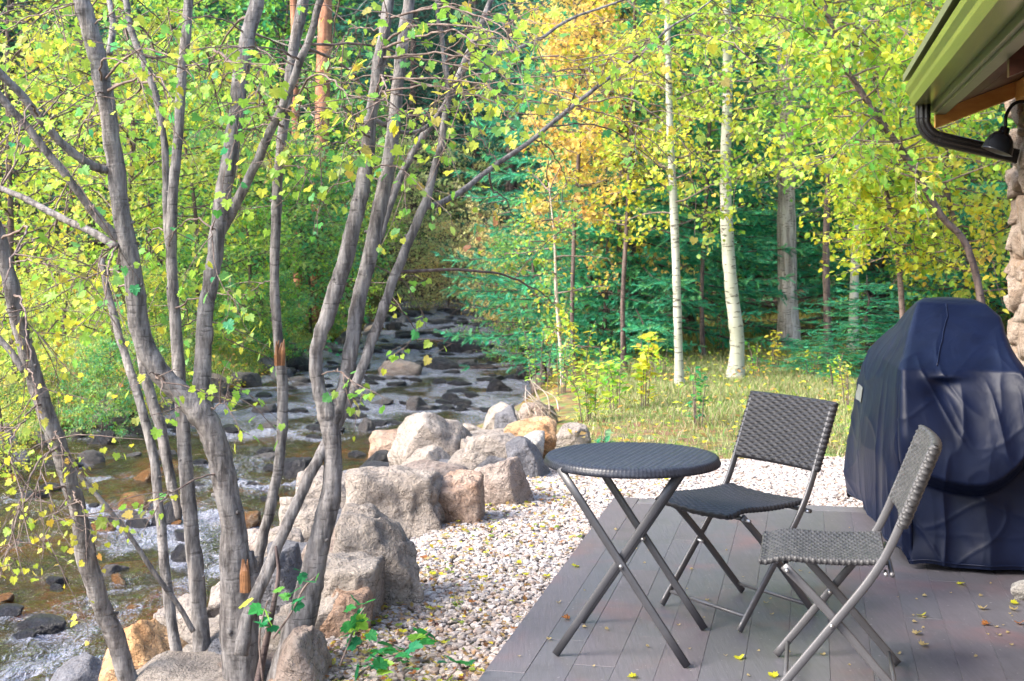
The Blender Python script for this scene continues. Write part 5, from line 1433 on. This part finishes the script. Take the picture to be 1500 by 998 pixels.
    for i_ in range(len(path)):
        f=i_/len(path); pl=1-(.10*(i_%2) if .2<f<.62 else 0)
        rr=.040*sq*(1+.05*np.sin(a*10))*pl
        V.append(path[i_]+up[i_]*(rr*ca)[:,None]+side*(rr*sa*1.15)[:,None])
    V=np.array(V); n,k=len(path),na
    i=np.arange(n-1)[:,None]*k; j=np.arange(k)[None,:]; j2=(j+1)%k
    mb.add(V.reshape(-1,3),[np.stack([i+j,i+j2,i+k+j2,i+k+j],-1).reshape(-1,4),(np.arange(k)+(n-1)*k)[None,:]]); mb.build('downspout',M['black_metal'],root,True)
    # barn lamp on the wall
    L0=P(1466,206,7.2); lamp=empty('wall_lamp',L0,0,'dark gooseneck barn lamp fixed to the stone wall under the eave','lamp')
    mb=MB(); prof=[(.012,.075),(.022,.070),(.026,.045),(.040,.035),(.062,.010),(.074,-.025),(.078,-.058),(.081,-.062),(.078,-.064)]
    na=40
    def lathe(mb,prof,tilt,mi=0):
        V=np.array([[r*math.cos(b),r*math.sin(b),z] for r,z in prof for b in np.linspace(0,2*PI,na,endpoint=False)])
        c,s=math.cos(tilt),math.sin(tilt); V=V@np.array([[c,0,-s],[0,1,0],[s,0,c]])
        i=np.arange(len(prof)-1)[:,None]*na; j=np.arange(na)[None,:]; j2=(j+1)%na
        mb.add(V,np.stack([i+j,i+na+j,i+na+j2,i+j2],-1).reshape(-1,4))
    lathe(mb,prof,.35); mb.build('shade',M['lamp_metal'],lamp,True)
    mb=MB(); lathe(mb,[(.076,-.060),(.070,-.025),(.058,.008),(.030,.030),(.002,.034)],.35); mb.build('shade_lining',M['lamp_inner'],lamp,True)
    mb=MB(); tube(mb,catmull([(.024,0,.068),(.028,.0,.13),(.07,0,.19),(.14,.0,.20),(.20,0,.17),(.24,0,.10)],6),.009,10); tube(mb,[(.235,-.0,.12),(.262,0,.05)],.035,16); mb.build('arm',M['lamp_metal'],lamp,True)
make_house()

# ------------------------------------------------------------------ light, sky, camera
w=bpy.data.worlds.new('World'); SC.world=w; w.use_nodes=True; nt=w.node_tree; nt.nodes.clear()
so=nt.nodes.new('ShaderNodeOutputWorld'); bg=nt.nodes.new('ShaderNodeBackground'); sk=nt.nodes.new('ShaderNodeTexSky')
sk.sky_type='NISHITA'; sk.sun_disc=False
EL=math.radians(40); AZ=math.radians(-112)      # azimuth from +Y, negative = to the left
sk.sun_elevation=EL; sk.sun_rotation=AZ; sk.air_density=1.0; sk.dust_density=3.0; sk.ozone_density=1.0
bg.inputs[1].default_value=.15
nt.links.new(sk.outputs[0],bg.inputs[0]); nt.links.new(bg.outputs[0],so.inputs[0])
ld=bpy.data.lights.new('sun','SUN'); ld.energy=1.9; ld.angle=math.radians(24); ld.color=(1,.95,.86)
lo=bpy.data.objects.new('sun',ld); COL.objects.link(lo)
sd=Vector((math.cos(EL)*math.sin(AZ),math.cos(EL)*math.cos(AZ),math.sin(EL)))
lo.rotation_euler=(-sd).to_track_quat('-Z','Y').to_euler(); lo.location=sd*30
cd=bpy.data.cameras.new('camera'); co=bpy.data.objects.new('camera',cd); COL.objects.link(co); SC.camera=co
cd.sensor_width=36; cd.lens=F/1500*36; cd.shift_y=-(499-340)/1500.; co.location=(0,0,1.5); co.rotation_euler=(PI/2,0,0)
cd.clip_start=.05; cd.clip_end=1500
cd.dof.use_dof=True; cd.dof.focus_distance=5.8; cd.dof.aperture_fstop=7.0
SC.view_settings.view_transform='Standard'; SC.view_settings.look='None'; SC.view_settings.gamma=1; SC.view_settings.use_curve_mapping=False
SC.view_settings.exposure=2.15
cy=SC.cycles; cy.max_bounces=10; cy.diffuse_bounces=7; cy.glossy_bounces=3; cy.transmission_bounces=8; cy.transparent_max_bounces=8; cy.use_denoising=True
cy.sample_clamp_indirect=6; cy.caustics_reflective=False; cy.caustics_refractive=False
